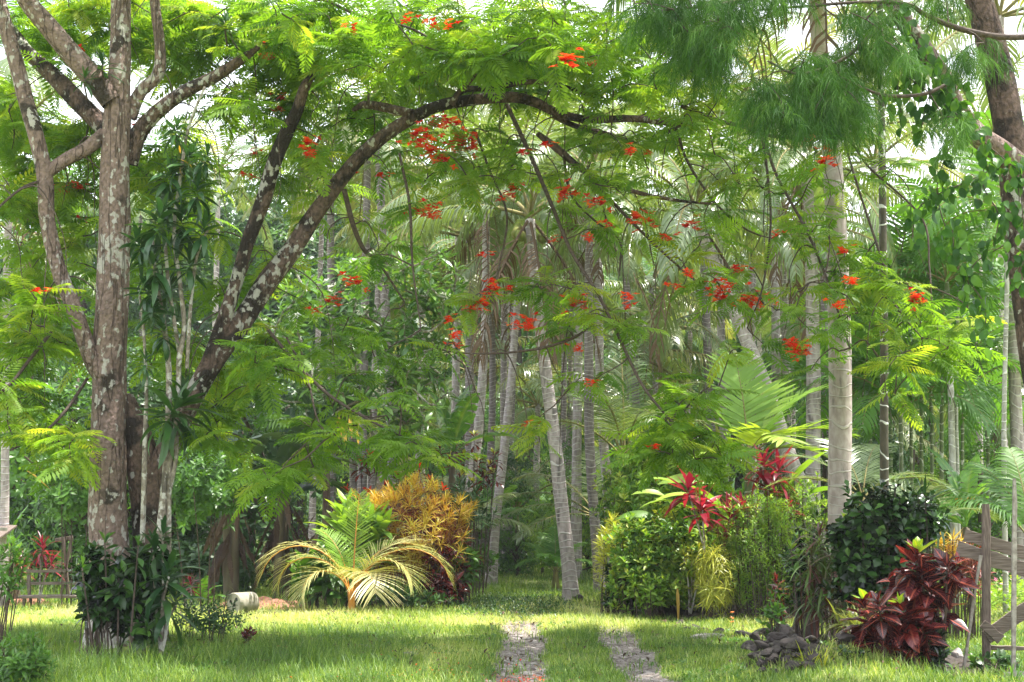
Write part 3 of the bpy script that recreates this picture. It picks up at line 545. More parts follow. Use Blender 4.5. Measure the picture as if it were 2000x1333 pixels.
def palm(label, pts, Y, Y2=None, mat='ring', crown=True, nfr=14, scale=.88, dead=2, nuts=0, name='coconut_palm', group=None, flare=1.35):
    """pts: (u, v, width) going up; the first is where the trunk meets the ground (v None = computed)"""
    Y2 = Y2 or Y; k = len(pts); ys = np.linspace(Y, Y2, k)
    W = []
    for i, ((u, v, w_), y) in enumerate(zip(pts, ys)):
        q = P(u, v if v is not None else 1100, y)
        if v is None: q[2] = gz(q[0], q[1])-.08
        W.append(q)
    W = np.array(W); Rr = np.array([w_/2*px(y) for (u, v, w_), y in zip(pts, ys)]); t = thing(name, label, 'palm tree', onG(W[0][0], W[0][1]), group)
    pp, rr = spline(W, Rr, 14); ln = np.concatenate([[0], np.cumsum(np.linalg.norm(np.diff(pp, axis=0), axis=1))])
    rr = rr*(1+(flare-1)*np.exp(-ln/.28)); a = Acc(); a.tube(pp, rr, 14, rough=.015, seed=prnd.randrange(99)); part(a, 'trunk', M[mat], t)
    if crown:
        top = W[-1]-np.array(t.location); ph = prnd.random()*6
        for i in range(nfr):
            f = i/nfr; kk = min(3, int(f*4)) if i < nfr-dead else 4
            o = bpy.data.objects.new('frond', FRM[kk]); col.objects.link(o); o.parent = t; s = scale*prnd.uniform(.85, 1.1)
            o.location = top+np.array((0, 0, .15*(1-f))); o.rotation_euler = (prnd.uniform(-.12, .12), prnd.uniform(-.12, .12), ph+i*2.4+prnd.uniform(-.2, .2)); o.scale = (s, s, s)
        for i in range(nuts):
            o = bpy.data.objects.new('coconut', NUT); col.objects.link(o); o.parent = t; an = prnd.random()*6.3
            o.location = top+np.array((.28*math.cos(an), .28*math.sin(an), -.15-.22*prnd.random())); o.rotation_euler = (prnd.uniform(-.5, .5), prnd.uniform(-.5, .5), 0)
    return t
palm('coconut palm leaning left whose bare ringed trunk stands nearest beside the track', [(1116, None, 31), (1110, 1100, 28), (1096, 980, 27), (1082, 850, 26), (1065, 720, 24), (1050, 600, 22), (1035, 430, 20)], 28.3,  dead=4, scale=.95, nuts=7)
palm('straight coconut palm just right of the leaning one beside the track', [(1175, None, 26), (1160, 1000, 20), (1151, 850, 19), (1150, 700, 18), (1150, 560, 17), (1152, 350, 16)], 31.6,  mat='ringdk')
palm('slim pale coconut palm close behind the straight trackside palm', [(1200, None, 20), (1186, 950, 19), (1174, 800, 18), (1170, 650, 17), (1168, 450, 15)], 35, )
palm('slender coconut palm leaning right at the left verge of the track', [(958, None, 24), (968, 1020, 19), (982, 900, 18), (997, 760, 16), (1008, 620, 14), (1020, 470, 12)], 35.5, )
palm('coconut palm with dark streaked trunk behind the red and yellow crotons', [(938, None, 18), (950, 1000, 15), (960, 850, 14), (962, 720, 13), (960, 560, 12)], 40, mat='ringdk')
palm('pale thick coconut palm rising behind the round golden croton', [(896, None, 24), (915, 980, 20), (932, 860, 20), (942, 740, 18), (948, 620, 16), (950, 400, 15)], 33,  dead=2)
palm('thin dark palm trunk in the middle of the grove, left of a pair', [(1096, None, 14), (1100, 900, 12), (1102, 700, 11), (1102, 520, 10)], 46, mat='ringdk')
palm('thin palm trunk in the middle of the grove, right of a pair', [(1112, None, 13), (1113, 900, 11), (1114, 720, 10), (1118, 560, 9)], 50, mat='ringdk')
palm('stout pale coconut palm right behind the dark croton, nearest of the grove', [(1640, None, 50), (1640, 980, 45), (1641, 850, 45), (1641, 700, 45), (1637, 560, 42), (1632, 420, 40), (1622, 260, 36), (1598, 60, 32), (1585, -160, 30)], 18.8,  mat='ringnear', nuts=6)
palm('broad grey coconut palm just left of the stout pale palm', [(1586, None, 32), (1588, 900, 29), (1589, 760, 28), (1587, 620, 26), (1583, 480, 24), (1575, 330, 22)], 27,  dead=2, nuts=5)
palm('dark narrow coconut palm squeezed between two broader pale palms', [(1614, None, 20), (1614, 900, 17), (1612, 740, 16), (1610, 600, 15), (1606, 440, 14)], 36, mat='ringdk')
palm('coconut palm slanting strongly to the left behind the hedge', [(1625, None, 38), (1585, 1010, 34), (1540, 890, 32), (1500, 770, 29), (1452, 650, 26), (1405, 540, 24), (1360, 430, 22)], 25.5, 27.5,  dead=2)
palm('thin dark palm behind the slanting trunk', [(1552, None, 14), (1549, 850, 11), (1546, 700, 10), (1544, 540, 9)], 52, mat='ringdk')
palm('thin grey palm left of the slanting trunk', [(1486, None, 13), (1485, 800, 11), (1484, 700, 10), (1478, 540, 9)], 55, )
palm('coconut palm carrying green nuts at the right edge behind the fence', [(1992, None, 20), (1996, 900, 18), (1990, 760, 17)], 38, nfr=22, scale=.9, nuts=9, dead=3)
palm('old coconut palm at the far left behind the bench', [(8, None, 20), (9, 1000, 17), (10, 880, 16), (12, 600, 15), (20, 300, 14)], 26, mat='ring')
# far grove
far = [(620, 60, 380), (730, 48, 330), (820, 52, 420), (870, 66, 300), (705, 70, 250), (990, 44, 300), (1210, 42, 330), (1240, 60, 480), (1290, 48, 560), (1330, 58, 640), (1385, 40, 370), (1420, 62, 540), (1455, 46, 300), (1530, 44, 420), (1700, 40, 330), (1760, 52, 450), (1830, 60, 560), (1880, 44, 250), (1940, 56, 400), (2030, 40, 180), (1660, 70, 520), (560, 70, 480), (430, 58, 330), (300, 64, 420), (130, 60, 520), (20, 70, 400), (-60, 52, 300), (1060, 70, 600), (930, 80, 560), (1180, 75, 640), (1350, 80, 430), (1500, 74, 600), (780, 38, 230), (660, 42, 300), (1120, 38, 250), (1260, 36, 230), (1700, 46, 60), (1500, 40, 200), (1950, 30, 40), (1400, 44, 120), (890, 44, 120)]
prnd.seed(80)
for _ in range(9): far.append((prnd.uniform(640, 1720), prnd.uniform(37, 60), prnd.uniform(420, 860)))
for _ in range(3): far.append((prnd.uniform(700, 1650), prnd.uniform(40, 60), prnd.uniform(150, 420)))
proto = None; prnd.seed(8)
far = [f for i, f in enumerate(far) if i % 4 != 3 or f[0] < 600 or i > 38]
for i, (u, Y, vt) in enumerate(far):
    x, y, z = P(u, vt, Y)
    if proto is None or i % 9 == 0:
        h = 8.5; t = thing('coconut_palm', 'distant hazy coconut palm in the grove behind the trackside palms', 'palm tree', (x, y, 0), 'distant coconut palms')
        a = Acc(); bend = prnd.uniform(-.8, .8); q, r_ = spline(np.array([(0, 0, -.2), (bend*.2, 0, 2.5), (bend*.6, 0, 5.5), (bend, 0, h)]), np.array([.17, .13, .12, .10]), 6); a.tube(q, r_, 8)
        o = a.build('trunk', M['ring' if i % 2 else 'ringdk'], t)
        a = Acc(); ph = prnd.random()*6
        for k in range(12):
            f = k/12; T = frondT(L=prnd.uniform(3.8, 4.6), e0=75-100*f, droop=100-45*f, pairs=34, seed=100+i*20+k, wid=.03, hang=.4+.6*f)
            c, s = math.cos(ph+k*2.4), math.sin(ph+k*2.4); Rz = np.array([[c, -s, 0], [s, c, 0], [0, 0, 1]]); a.add(T[0]@Rz.T+np.array((bend, 0, h)), T[1], prnd.random(), T[2], 0, T[4])
        a.build('crown', [M['coco'], M['stalk']], t); proto = t; t.rotation_euler = (0, 0, prnd.random()*6); c = t
    else:
        c = copy_thing(proto, (x, y, 0), prnd.random()*6)
    for ch in c.children:
        if ch.name.startswith('trunk'): ch.scale = (1, 1, z/8.5)
        else: ch.location = (0, 0, z-8.5)

# ------------------------------------------------------------ areca palms
AF = []
for i, (e0, dr, hg) in enumerate(((78, 80, .15), (55, 105, .3), (30, 100, .45))):
    o = arr_acc(frondT(L=1.9, e0=e0, droop=dr, pairs=20, ll=.62, hang=hg, seed=30+i, wid=.028)).build('frond', [M['arecaleaf'], M['stalk']]); AF.append(o.data); bpy.data.objects.remove(o)
def areca(label, pts, Y, mat='areca', sc_=1., nf=9, group=None, shaft=True):
    k = len(pts); W = []
    for u, v, w_ in pts:
        q = P(u, v if v is not None else 1100, Y)
        if v is None: q[2] = float(gz(q[0], q[1]))-.05
        W.append(q)
    W = np.array(W); Rr = np.array([w_/2*px(Y) for u, v, w_ in pts]); t = thing('areca_palm', label, 'palm tree', onG(W[0][0], W[0][1]), group)
    pp, rr = spline(W, Rr, 12); a = Acc(); a.tube(pp, rr, 10, rough=.01); part(a, 'trunk', M[mat], t)
    top = W[-1]; r = Rr[-1]; a = Acc(); a.tube([top-(0, 0, .05), top+(0, 0, .2), top+(0, 0, .65*sc_)], [r*1.1, r*1.5, r*.7], 8); part(a, 'crownshaft', M['arecagreen'], t)
    ph = prnd.random()*6
    for i in range(nf):
        o = bpy.data.objects.new('frond', AF[min(2, i*3//nf)]); col.objects.link(o); o.parent = t; s = sc_*prnd.uniform(.85, 1.1)
        o.location = top+np.array((0, 0, .6*sc_))-np.array(t.location); o.rotation_euler = (0, 0, ph+i*2.4); o.scale = (s, s, s)
    return t
areca('dark slim areca palm with bright white rings, right of the stout pale coconut palm', [(1726, None, 18), (1727, 900, 17), (1727, 700, 16), (1725, 500, 15), (1723, 300, 14), (1720, 120, 13), (1718, -60, 12)], 20, nf=9)
areca('pale ringed areca trunk thickest of the group left of the fence', [(1863, None, 15), (1860, 900, 13), (1857, 760, 12), (1852, 620, 10)], 26, 'arecapale', 1.1)
areca('slender pale areca palm just left of the thickest pale areca', [(1839, None, 9), (1839, 900, 8), (1840, 780, 7), (1842, 660, 7)], 27, 'arecagreen')
areca('slender areca palm touching the right side of the thickest pale areca', [(1872, None, 8), (1870, 900, 7), (1868, 800, 7), (1872, 560, 6)], 27, 'arecapale')
areca('thin brown areca palm right of the dark white-ringed palm', [(1760, None, 9), (1760, 900, 8), (1760, 780, 7), (1757, 600, 7)], 28, 'arecapale')
areca('greenish thin areca stem with a crown behind the white-ringed palm', [(1781, None, 8), (1780, 900, 7), (1779, 760, 6), (1777, 640, 6)], 30, 'arecagreen')
areca('very pale straight areca palm behind the fence', [(1960, None, 11), (1961, 900, 10), (1962, 760, 9), (1966, 600, 9), (1968, 500, 8)], 24, 'arecapale', 1.15)
AL = ['touching the right side of the stout pale palm', 'behind the white-ringed areca', 'between the greenish stem and the thickest pale areca', 'low between the thin stems', 'just right of the thickest pale areca', 'high behind the vine leaves', 'low right of the stout pale palm', 'low behind the dark croton', 'above the fence boards', 'high behind the stout pale palm', 'high at the right edge', 'left of the stout pale palm', 'at the far left edge', 'above the bench']
for i, (u, v, Y) in enumerate(((1700, 760, 30), (1740, 700, 34), (1800, 720, 31), (1820, 790, 28), (1880, 800, 30), (1900, 700, 36), (1660, 820, 29), (1760, 830, 27), (1930, 850, 33), (1640, 690, 38), (1990, 640, 30), (1580, 780, 40), (20, 760, 40))):
    areca(('young areca palm with a bright crown '+AL[i]) if u > 500 else 'small areca palm in the shade '+AL[i], [(u+prnd.uniform(-8, 8), None, 8), (u, (v+1100)/2, 7), (u, v+40, 6)], Y, 'arecagreen', 1.15, 10, 'young areca palms' if u > 500 else 'small areca palms')

# ------------------------------------------------------------ generic leafy plants
def rosette(acc, tips, axes, n, L, W=.3, e0=80, e1=0, tmpl=None, stem=.1, g=None, cl=.5, m=0, jit=.12, lvar=.2, hangz=0.):
    """n leaves spiralling down from each tip along its axis"""
    tips = np.asarray(tips, float).reshape(-1, 3); axes = nrm(np.asarray(axes, float).reshape(-1, 3)); Mn = len(tips)
    ref = np.where(np.abs(axes[:, 2:3]) > .9, np.array([[1., 0, 0]]), np.array([[0, 0, 1.]])); a = nrm(np.cross(axes, ref)); b_ = np.cross(axes, a)
    cr_ = g.random(Mn); ph = g.uniform(0, 6.28, Mn)
    for i in range(n):
        f = i/max(1, n-1); az = ph+i*2.4+g.normal(0, .2, Mn); el = R_(e0+(e1-e0)*f)+g.normal(0, jit, Mn)
        rad = a*np.cos(az)[:, None]+b_*np.sin(az)[:, None]; d = axes*np.sin(el)[:, None]+rad*np.cos(el)[:, None]; d[:, 2] -= hangz
        pos = tips-axes*(stem*f); s = L*g.uniform(1-lvar, 1+lvar, Mn)*(.6+.4*min(1, f*2.5)); tt = tmpl[i % len(tmpl)]
        up = axes*np.cos(el)[:, None]-rad*np.sin(el)[:, None]+axes*.2
        acc.stamp(tt, pos, frames(d, up, roll=g.normal(0, .15, Mn)), s, np.clip(cl*cr_+(1-cl)*g.random(Mn), 0, 1), m)
def T3(W=.3, n=4, d=(.2, .5, .9), fold=.25, prof='oval', wave=0.): return [leafT(W, n, x, fold, prof, wave) for x in d]
def shape_tips(c, r, n, g, low=-.6, shell=.55):
    """points through an ellipsoid, biased outwards; axes point out and up"""
    v = nrm(g.normal(size=(n*3, 3))); v = v[v[:, 2] > low][:n]; rr = shell+(1-shell)*g.random(len(v))**.6
    stray = np.where(g.random(len(v)) < .12, g.uniform(1.1, 1.38, len(v)), 1.); lump = stray+.18*np.sin(v[:, 0]*5+c[0]*3)*np.sin(v[:, 2]*6+c[1]); P_ = np.asarray(c)+v*np.asarray(r)*rr[:, None]*lump[:, None]
    return P_, v
pid = [0]
def bush(name, label, cat, base, c, r, n, L, leaf, mat, k=9, W=.35, e0=75, e1=5, stem=.08, up=.6, stemmat='twig', prof='oval', drp=(.2, .5, .9), low=-.85, shell=.5, fold=.25, group=None, srad=.006, cl=.5, parts=('foliage', 'stems'), hangz=0., seg=4, nst=16, wave=0., flowers=None):
    pid[0] += 1; g = np.random.default_rng(100+pid[0]); t = thing(name, label, cat, base, group)
    if isinstance(c, list):
        pr = [shape_tips(cc, rr, nn, g, low, shell) for cc, rr, nn in c]; tips = np.vstack([q[0] for q in pr]); ax = np.vstack([q[1] for q in pr]); kk = g.permutation(len(tips)); tips = tips[kk]; ax = ax[kk]; n = len(tips)
    else: tips, ax = shape_tips(c, r, n, g, low, shell)
    keep = tips[:, 2] > base[2]+.04; tips = tips[keep]; ax = ax[keep]; n = len(tips); axes = nrm(ax*(1-up)+np.array((0, 0, up)))
    a = Acc(); rosette(a, tips, axes, k, L, e0=e0, e1=e1, tmpl=leaf or T3(W, seg, drp, fold, prof, wave), stem=stem, g=g, cl=cl, hangz=hangz); part(a, parts[0], M[mat], t)
    if nst and n:
        s = Acc(); b0 = np.asarray(base, float)
        for i in range(min(n, nst)):
            p = tips[i]; q = b0+np.array(((p[0]-b0[0])*.6+g.normal()*.05, (p[1]-b0[1])*.55+g.normal()*.05, -.03)); mid = q*.5+p*.5; mid[:2] = q[:2]*.65+p[:2]*.35; s.tube([q, mid, p-axes[i]*stem*.5, p], [srad*1.8, srad*1.3, srad, srad*.6], 5, sub=3)
        part(s, parts[1], M[stemmat], t)
    if flowers:
        fm, fn, fs = flowers; T = leafT(.8, 2, .5, .2, 'obov')
        for i in range(fn):
            a = Acc(); j = g.integers(0, len(tips)); rosette(a, tips[j:j+1]+ax[j]*L*.7, ax[j:j+1], 8, fs, e0=60, e1=15, tmpl=[T], stem=.01, g=g); part(a, 'flower', M[fm], t)
    return t
def pp_(u, v, Y): return P(u, v, Y)
def gb(u, Y): q = P(u, 1100, Y); return onG(q[0], q[1])

# crotons, dracaenas and others: materials
M['croton_dk'] = leafmat('dark_croton_leaf', [(.008, .011, .008), (.013, .022, .011), (.03, .08, .015), (.08, .17, .025)], trans=.12, rough=.25, spec=.35)
M['croton_red'] = leafmat('red_croton_leaf', [(.018, .008, .010), (.035, .010, .014), (.08, .012, .016), (.22, .02, .018)], trans=.2, rough=.27, spec=.6, midrib=(.42, .10, .06), sat=(1.6, .8, .6))
M['croton_lime'] = leafmat('lime_croton_leaf', [(.14, .30, .02), (.30, .42, .03)], trans=.35, rough=.3, spec=.5, midrib=(.55, .50, .05))
M['mixleaf'] = leafmat('variegated_leaf', [(.035, .10, .02), (.10, .22, .03), (.22, .34, .05), (.44, .44, .10)], trans=.4, rough=.42, spec=.4)
M['gold'] = leafmat('golden_croton_leaf', [(.26, .07, .012), (.48, .27, .025), (.60, .45, .045), (.46, .50, .05)], trans=.3, rough=.4, spec=.4, sat=(1.4, 1.2, .5))
M['goldred'] = leafmat('bronze_croton_leaf', [(.07, .012, .012), (.20, .035, .015), (.34, .09, .02)], trans=.25, rough=.4, spec=.4, sat=(1.5, .9, .5))
M['redcord'] = leafmat('red_cordyline_leaf', [(.10, .010, .022), (.20, .016, .032), (.36, .03, .05)], trans=.4, rough=.33, spec=.5, sat=(1.5, .7, .8))
M['purple'] = leafmat('purple_strap_leaf', [(.05, .02, .02), (.12, .035, .03), (.08, .14, .03), (.12, .2, .04)], trans=.2, rough=.4, spec=.5)
M['drac'] = leafmat('dracaena_leaf', [(.015, .05, .018), (.03, .085, .025), (.06, .14, .03)], trans=.25, rough=.3, spec=.55)
M['frangi'] = leafmat('frangipani_leaf', [(.04, .11, .02), (.09, .20, .035), (.18, .31, .06)], trans=.35, rough=.3, spec=.6)
M['white'] = leafmat('white_petal', [(.80, .80, .74), (.85, .84, .78)], trans=.3, rough=.5, sat=(1, 1, .9))
M['ykf'] = leafmat('young_palm_leaf', [(.26, .32, .08), (.42, .42, .15), (.58, .52, .26)], trans=.3, rough=.33, spec=.6, sat=(1.2, 1.15, .5))
M['ostalk'] = solid('orange_stalk', (.55, .24, .04), c2=(.42, .20, .05), scale=6, rough=.4)
M['yel'] = leafmat('yellow_green_leaf', [(.22, .28, .03), (.38, .40, .04), (.55, .50, .06)], trans=.35, rough=.4)
M['stripe'] = leafmat('striped_leaf', [(.10, .17, .03), (.18, .24, .05), (.25, .25, .07)], trans=.3, rough=.4, midrib=(.55, .48, .15))
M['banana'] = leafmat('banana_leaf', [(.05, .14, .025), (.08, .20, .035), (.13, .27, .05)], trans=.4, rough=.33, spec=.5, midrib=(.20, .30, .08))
M['bandk'] = leafmat('shaded_banana_leaf', [(.025, .07, .03), (.05, .10, .05), (.08, .13, .07)], trans=.3, rough=.3, spec=.5)  # darker copy of the banana leaf, its shade put into the colour
M['deadleaf'] = leafmat('dead_leaf', [(.04, .026, .02), (.09, .06, .042), (.15, .10, .07)], trans=.1, rough=.8, spec=.1)
M['orange'] = leafmat('orange_dry_leaf', [(.34, .20, .04), (.48, .30, .04)], trans=.3, rough=.5)
M['cane'] = barkmat('pale_cane', (.30, .26, .21), (.18, .15, .12), (.50, .48, .43), (.09, .08, .06), l_th=.52, crack=.2)
M['bstem'] = solid('banana_stem', (.14, .12, .07), c2=(.07, .05, .035), scale=6, stretch=(1, 1, .3))
M['pink'] = leafmat('pink_petal', [(.75, .12, .35), (.80, .35, .50)], trans=.3); M['yelf'] = leafmat('yellow_petal', [(.8, .6, .04), (.85, .7, .1)], trans=.3)
M['orangef'] = leafmat('orange_petal', [(.85, .2, .04), (.9, .3, .08)], trans=.3)

# --- background wall of trees and bushes, tall
bgm = []
g = np.random.default_rng(77)
def crownmesh(seed, n, L, mat, W=.42, k=7):
    g = np.random.default_rng(seed); a = Acc(); lobes = [(0, 0, 3.2, 1.5, 1.4)]+[(g.normal()*1.1, g.normal()*.9, g.uniform(1.6, 4.6), g.uniform(.7, 1.2), g.uniform(.6, 1.1)) for _ in range(7)]+[(g.normal()*1.0, g.normal()*.8, g.uniform(.3, 1.2), 1., .7) for _ in range(3)]
    T = T3(W, 2, (.3, .7), .2)
    for (x, y, z, r, h) in lobes:
        tips, ax = shape_tips((x, y, z), (r, r, h), n//11, g, -.8, .6); rosette(a, tips, nrm(ax+np.array((0, 0, .5))), k, L, e0=60, e1=-15, tmpl=T, stem=.1, g=g, cl=.7)
    s = Acc(); s.tube([(0, 0, -.2), (.05, 0, 1.2), (0, .1, 2.6), (.1, 0, 4)], [.12, .1, .07, .03], 7, sub=3)
    for (x, y, z, r, h) in lobes[1:]: s.tube([(0, 0, max(.4, z*.45)), (x*.5, y*.5, z*.75), (x, y, z)], [.06, .04, .015], 5, sub=3)
    return a, s
protos = []
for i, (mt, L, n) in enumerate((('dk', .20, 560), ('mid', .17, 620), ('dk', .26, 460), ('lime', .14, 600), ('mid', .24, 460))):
    a, s = crownmesh(i+5, n, L, mt); o1 = a.build('crown', M[mt]); o2 = s.build('trunk', M['twig']); protos.append((o1.data, o2.data)); bpy.data.objects.remove(o1); bpy.data.objects.remove(o2)
def bgtree(k, u, Y, s, sz, label, group, name='leafy_tree', z0=0.):
    q = P(u, 1100, Y); t = thing(name, label, 'tree', (q[0], Y, z0), group)
    for nm, d in zip(('crown', 'trunk'), protos[k]):
        o = bpy.data.objects.new(nm, d); col.objects.link(o); o.parent = t
    t.rotation_euler = (0, 0, prnd.random()*6); t.scale = (s, s, sz)
prnd.seed(4); used_l = {}
a1, s1 = crownmesh(40, 560, .2, 'dk'); a2 = Acc(); g = np.random.default_rng(41); LB = [(g.normal()*2.3, g.normal()*2, g.uniform(4, 13), g.uniform(1.4, 2.6), g.uniform(1.1, 2.)) for _ in range(22)]
for (x, y, z, r, h) in LB:
    tips, ax = shape_tips((x, y, z), (r, r, h), 130, g, -.8, .6); rosette(a2, tips, nrm(ax+np.array((0, 0, .5))), 7, .27, e0=60, e1=-15, tmpl=T3(.42, 2, (.3, .7), .2), stem=.1, g=g, cl=.7)
for mt in ('dk', 'mid'):
    s1 = Acc(); s1.tube([(0, 0, -.2), (.2, 0, 4), (0, .2, 8), (.1, 0, 12)], [.3, .24, .16, .05], 8, sub=3); o1 = a2.build('crown', M[mt]); o2 = s1.build('trunk', M['twig']); protos.append((o1.data, o2.data)); bpy.data.objects.remove(o1); bpy.data.objects.remove(o2)
LM = [(-1e9, 'at the far left edge'), (30, 'behind the bench'), (110, 'left of the big trunk'), (190, 'behind the big trunk'), (270, 'just right of the big trunk'), (360, 'above the brown banana clump'), (450, 'left of the arching limb'), (540, 'behind the arching limb'), (620, 'behind the frangipani crown left side'), (700, 'behind the frangipani crown middle'), (790, 'behind the frangipani crown right side'), (860, 'above the leggy maroon croton'), (930, 'left of the track palms'), (985, 'behind the slender right-leaning palm'), (1040, 'behind the left-leaning trackside palm'), (1100, 'behind the pair of thin dark trunks'), (1150, 'right of the straight trackside palm'), (1210, 'over the left end of the hedge'), (1270, 'over the flowering hedge shrub'), (1330, 'behind the dark drooping sprays'), (1400, 'over the red cordylines of the hedge'), (1460, 'behind the bright fan palm'), (1520, 'behind the slanting palm trunk'), (1580, 'left of the stout pale palm'), (1650, 'right of the stout pale palm'), (1710, 'behind the white-ringed areca'), (1770, 'above the dark croton'), (1830, 'behind the pale areca stems'), (1880, 'left of the fence post'), (1940, 'behind the fence'), (2000, 'at the right edge')]
def where(u): return [n for a, n in LM if u >= a][-1]
def uniq(base, u, alts):
    for al in alts:
        l = (base % al)+' '+where(u)
        if l not in used_l: used_l[l] = 1; return l
    return l
for o in [o for o in col.objects if o.get('group') == 'distant coconut palms']:
    u = o.location.x/o.location.y*F+1000; z = o.children[0].location.z+o.children[1].location.z+8.5; Y = o.location.y
    hgt = 'tall' if z > 11 else 'low-crowned' if z < 5.5 else 'mid-height'; o['label'] = uniq('%s coconut palm of the far grove', u, [hgt, 'hazy '+hgt, 'faint '+hgt, 'slim '+hgt, 'farther '+hgt, 'small-looking '+hgt])
for u in range(-80, 2100, 62):
    Y = prnd.uniform(60, 72); k = prnd.choice((0, 1, 3, 1, 4)); bgtree(k, u+prnd.uniform(-20, 20), Y, prnd.uniform(1.1, 1.6), prnd.uniform(1.5, 2.3), uniq('%s tree closing the back of the palm grove', u, ['leafy', 'bushy green', 'dense']), 'leafy trees at the back of the grove')
for u in list(range(-60, 900, 105))+list(range(1000, 2100, 150)):
    Y = prnd.uniform(66, 82); s = prnd.uniform(1.15, 1.5) if u < 700 else prnd.uniform(.85, 1.2); bgtree(prnd.choice((5, 6)), u+prnd.uniform(-20, 20), Y, s, s, uniq('%s forest tree at the far back', u, ['tall', 'big', 'broad']), 'tall forest trees at the back')
for u in range(-60, 620, 62):
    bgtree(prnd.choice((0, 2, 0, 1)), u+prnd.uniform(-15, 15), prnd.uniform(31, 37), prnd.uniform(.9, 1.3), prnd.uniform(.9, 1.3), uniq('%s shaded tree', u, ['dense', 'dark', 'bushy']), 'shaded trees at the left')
for u in (1690, 1740, 1800, 1860, 1920, 1990, 2050, 1560, 1620):
    bgtree(prnd.choice((1, 3, 0)), u+prnd.uniform(-15, 15), prnd.uniform(34, 44), prnd.uniform(.7, 1.0), prnd.uniform(.7, 1.1), uniq('%s leafy tree', u, ['light green', 'pale', 'small']), 'leafy trees behind the areca palms')
for (u, Y, k, s) in ((1030, 47, 1, .7), (1075, 50, 3, .8), (980, 49, 1, .8), (1120, 46, 3, .7), (1060, 43, 3, .42), (1010, 41, 1, .4), (1130, 40, 3, .42), (1150, 44, 1, .8), (930, 42, 0, .8), (880, 39, 1, .8), (1210, 40, 1, .9), (1260, 38, 0, .9)):
    bgtree(k, u, Y, s, s, uniq('%s bush at the end of the track', u, ['large green' if s > .5 else 'small bright', 'dark', 'low']), 'bushy trees at the end of the track')

# --- frangipani tree
fy = 28.5; t = thing('frangipani_tree', 'frangipani with white blossoms and glossy leaves behind the flame tree limb', 'tree', gb(745, fy))
g = np.random.default_rng(9); tips = []
for (u, v, ru, rv, n) in ((780, 560, 130, 90, 60), (600, 650, 110, 100, 50), (720, 700, 130, 90, 50), (850, 620, 70, 80, 26), (560, 560, 60, 60, 12), (640, 780, 110, 60, 26), (820, 780, 80, 70, 22)):
    for _ in range(n): an = g.uniform(0, 6.28); q = math.sqrt(g.random()); tips.append(P(u+ru*q*math.cos(an), v+rv*q*math.sin(an), fy+g.uniform(-1.3, 1.5)))
tips = np.array(tips); base = gb(745, fy); hub = P(745, 900, fy); ax = nrm(nrm(tips-hub)+np.array((0, 0, .5)))
a = Acc(); rosette(a, tips, ax, 14, .36, e0=55, e1=-25, tmpl=T3(.26, 3, (.1, .4, .8), .2, 'obov'), stem=.12, g=g, cl=.6); part(a, 'foliage', M['frangi'], t)
a = Acc(); a.tube([base-(0, 0, .1), P(738, 1000, fy), hub, P(725, 830, fy)], [.11, .09, .08, .06], 10, sub=5, rough=.05); NA = [hub, P(725, 830, fy), P(735, 870, fy)]
for i in np.argsort(np.linalg.norm(tips-hub, axis=1)):
    p = tips[i]; D = [np.linalg.norm(p-q) for q in NA]; q = NA[int(np.argmin(D))]; md = (p+q)/2+g.normal(size=3)*.06*min(D)-(0, 0, .08*min(D)); a.tube([q, md, p], [.02+.014*min(2.5, min(D)), .022, .014], 6, sub=3); NA += [md, p]
part(a, 'trunk', M['cane'], t)
Tp = leafT(.55, 2, .5, .2, 'obov')
for i in range(52):
    a = Acc(); j = g.integers(0, len(tips)); c = np.repeat((tips[j]+ax[j]*.12)[None], 4, 0)+g.normal(size=(4, 3))*.06; rosette(a, c, nrm(ax[j]+g.normal(size=(4, 3))*.3), 5, .10, e0=40, e1=30, tmpl=[Tp], stem=.0, g=g); part(a, 'blossom', M['white'], t)

# --- banana plants
def bananaT(W, droop, torn=True, seed=0):
    g = np.random.default_rng(seed); n = 16; t_ = np.linspace(0, 1, n+1); th = .25-droop*t_**1.4; y = np.concatenate([[0], np.cumsum(np.cos(th[1:]))])/n; z = np.concatenate([[0], np.cumsum(np.sin(th[1:]))])/n
    wd = W/2*np.minimum(1, .1+5*np.maximum(t_-.12, 0))*(1-np.maximum(t_-.5, 0)**2*3.4); wd = np.maximum(wd, .006); V = []; Q = []; T_ = []; W_ = []
    for sd in (-1, 1):
        i = 0
        while i < n:
            k = min(n, i+int(g.integers(1, 4) if torn else 4)); dz = g.uniform(-.5, .15) if torn else -.1; b0 = len(V)
            for j in range(i, k+1): sh = .1*wd[j]*(1 if j == k else -1 if j == i else 0)*(-1 if torn else 0); V += [(0, y[j], z[j]), (sd*wd[j]*.55, y[j]+sh*.5, z[j]+wd[j]*(.25+dz*.3)), (sd*wd[j], y[j]+sh, z[j]+wd[j]*(.2+dz))]; T_ += [t_[j]]*3; W_ += [0, sd*.5, sd]
            for j in range(k-i): q = b0+3*j; Q += [(q, q+1, q+4, q+3), (q+1, q+2, q+5, q+4)]
            i = k
    return (np.array(V), np.array(Q), np.array(T_), np.array(W_, float))
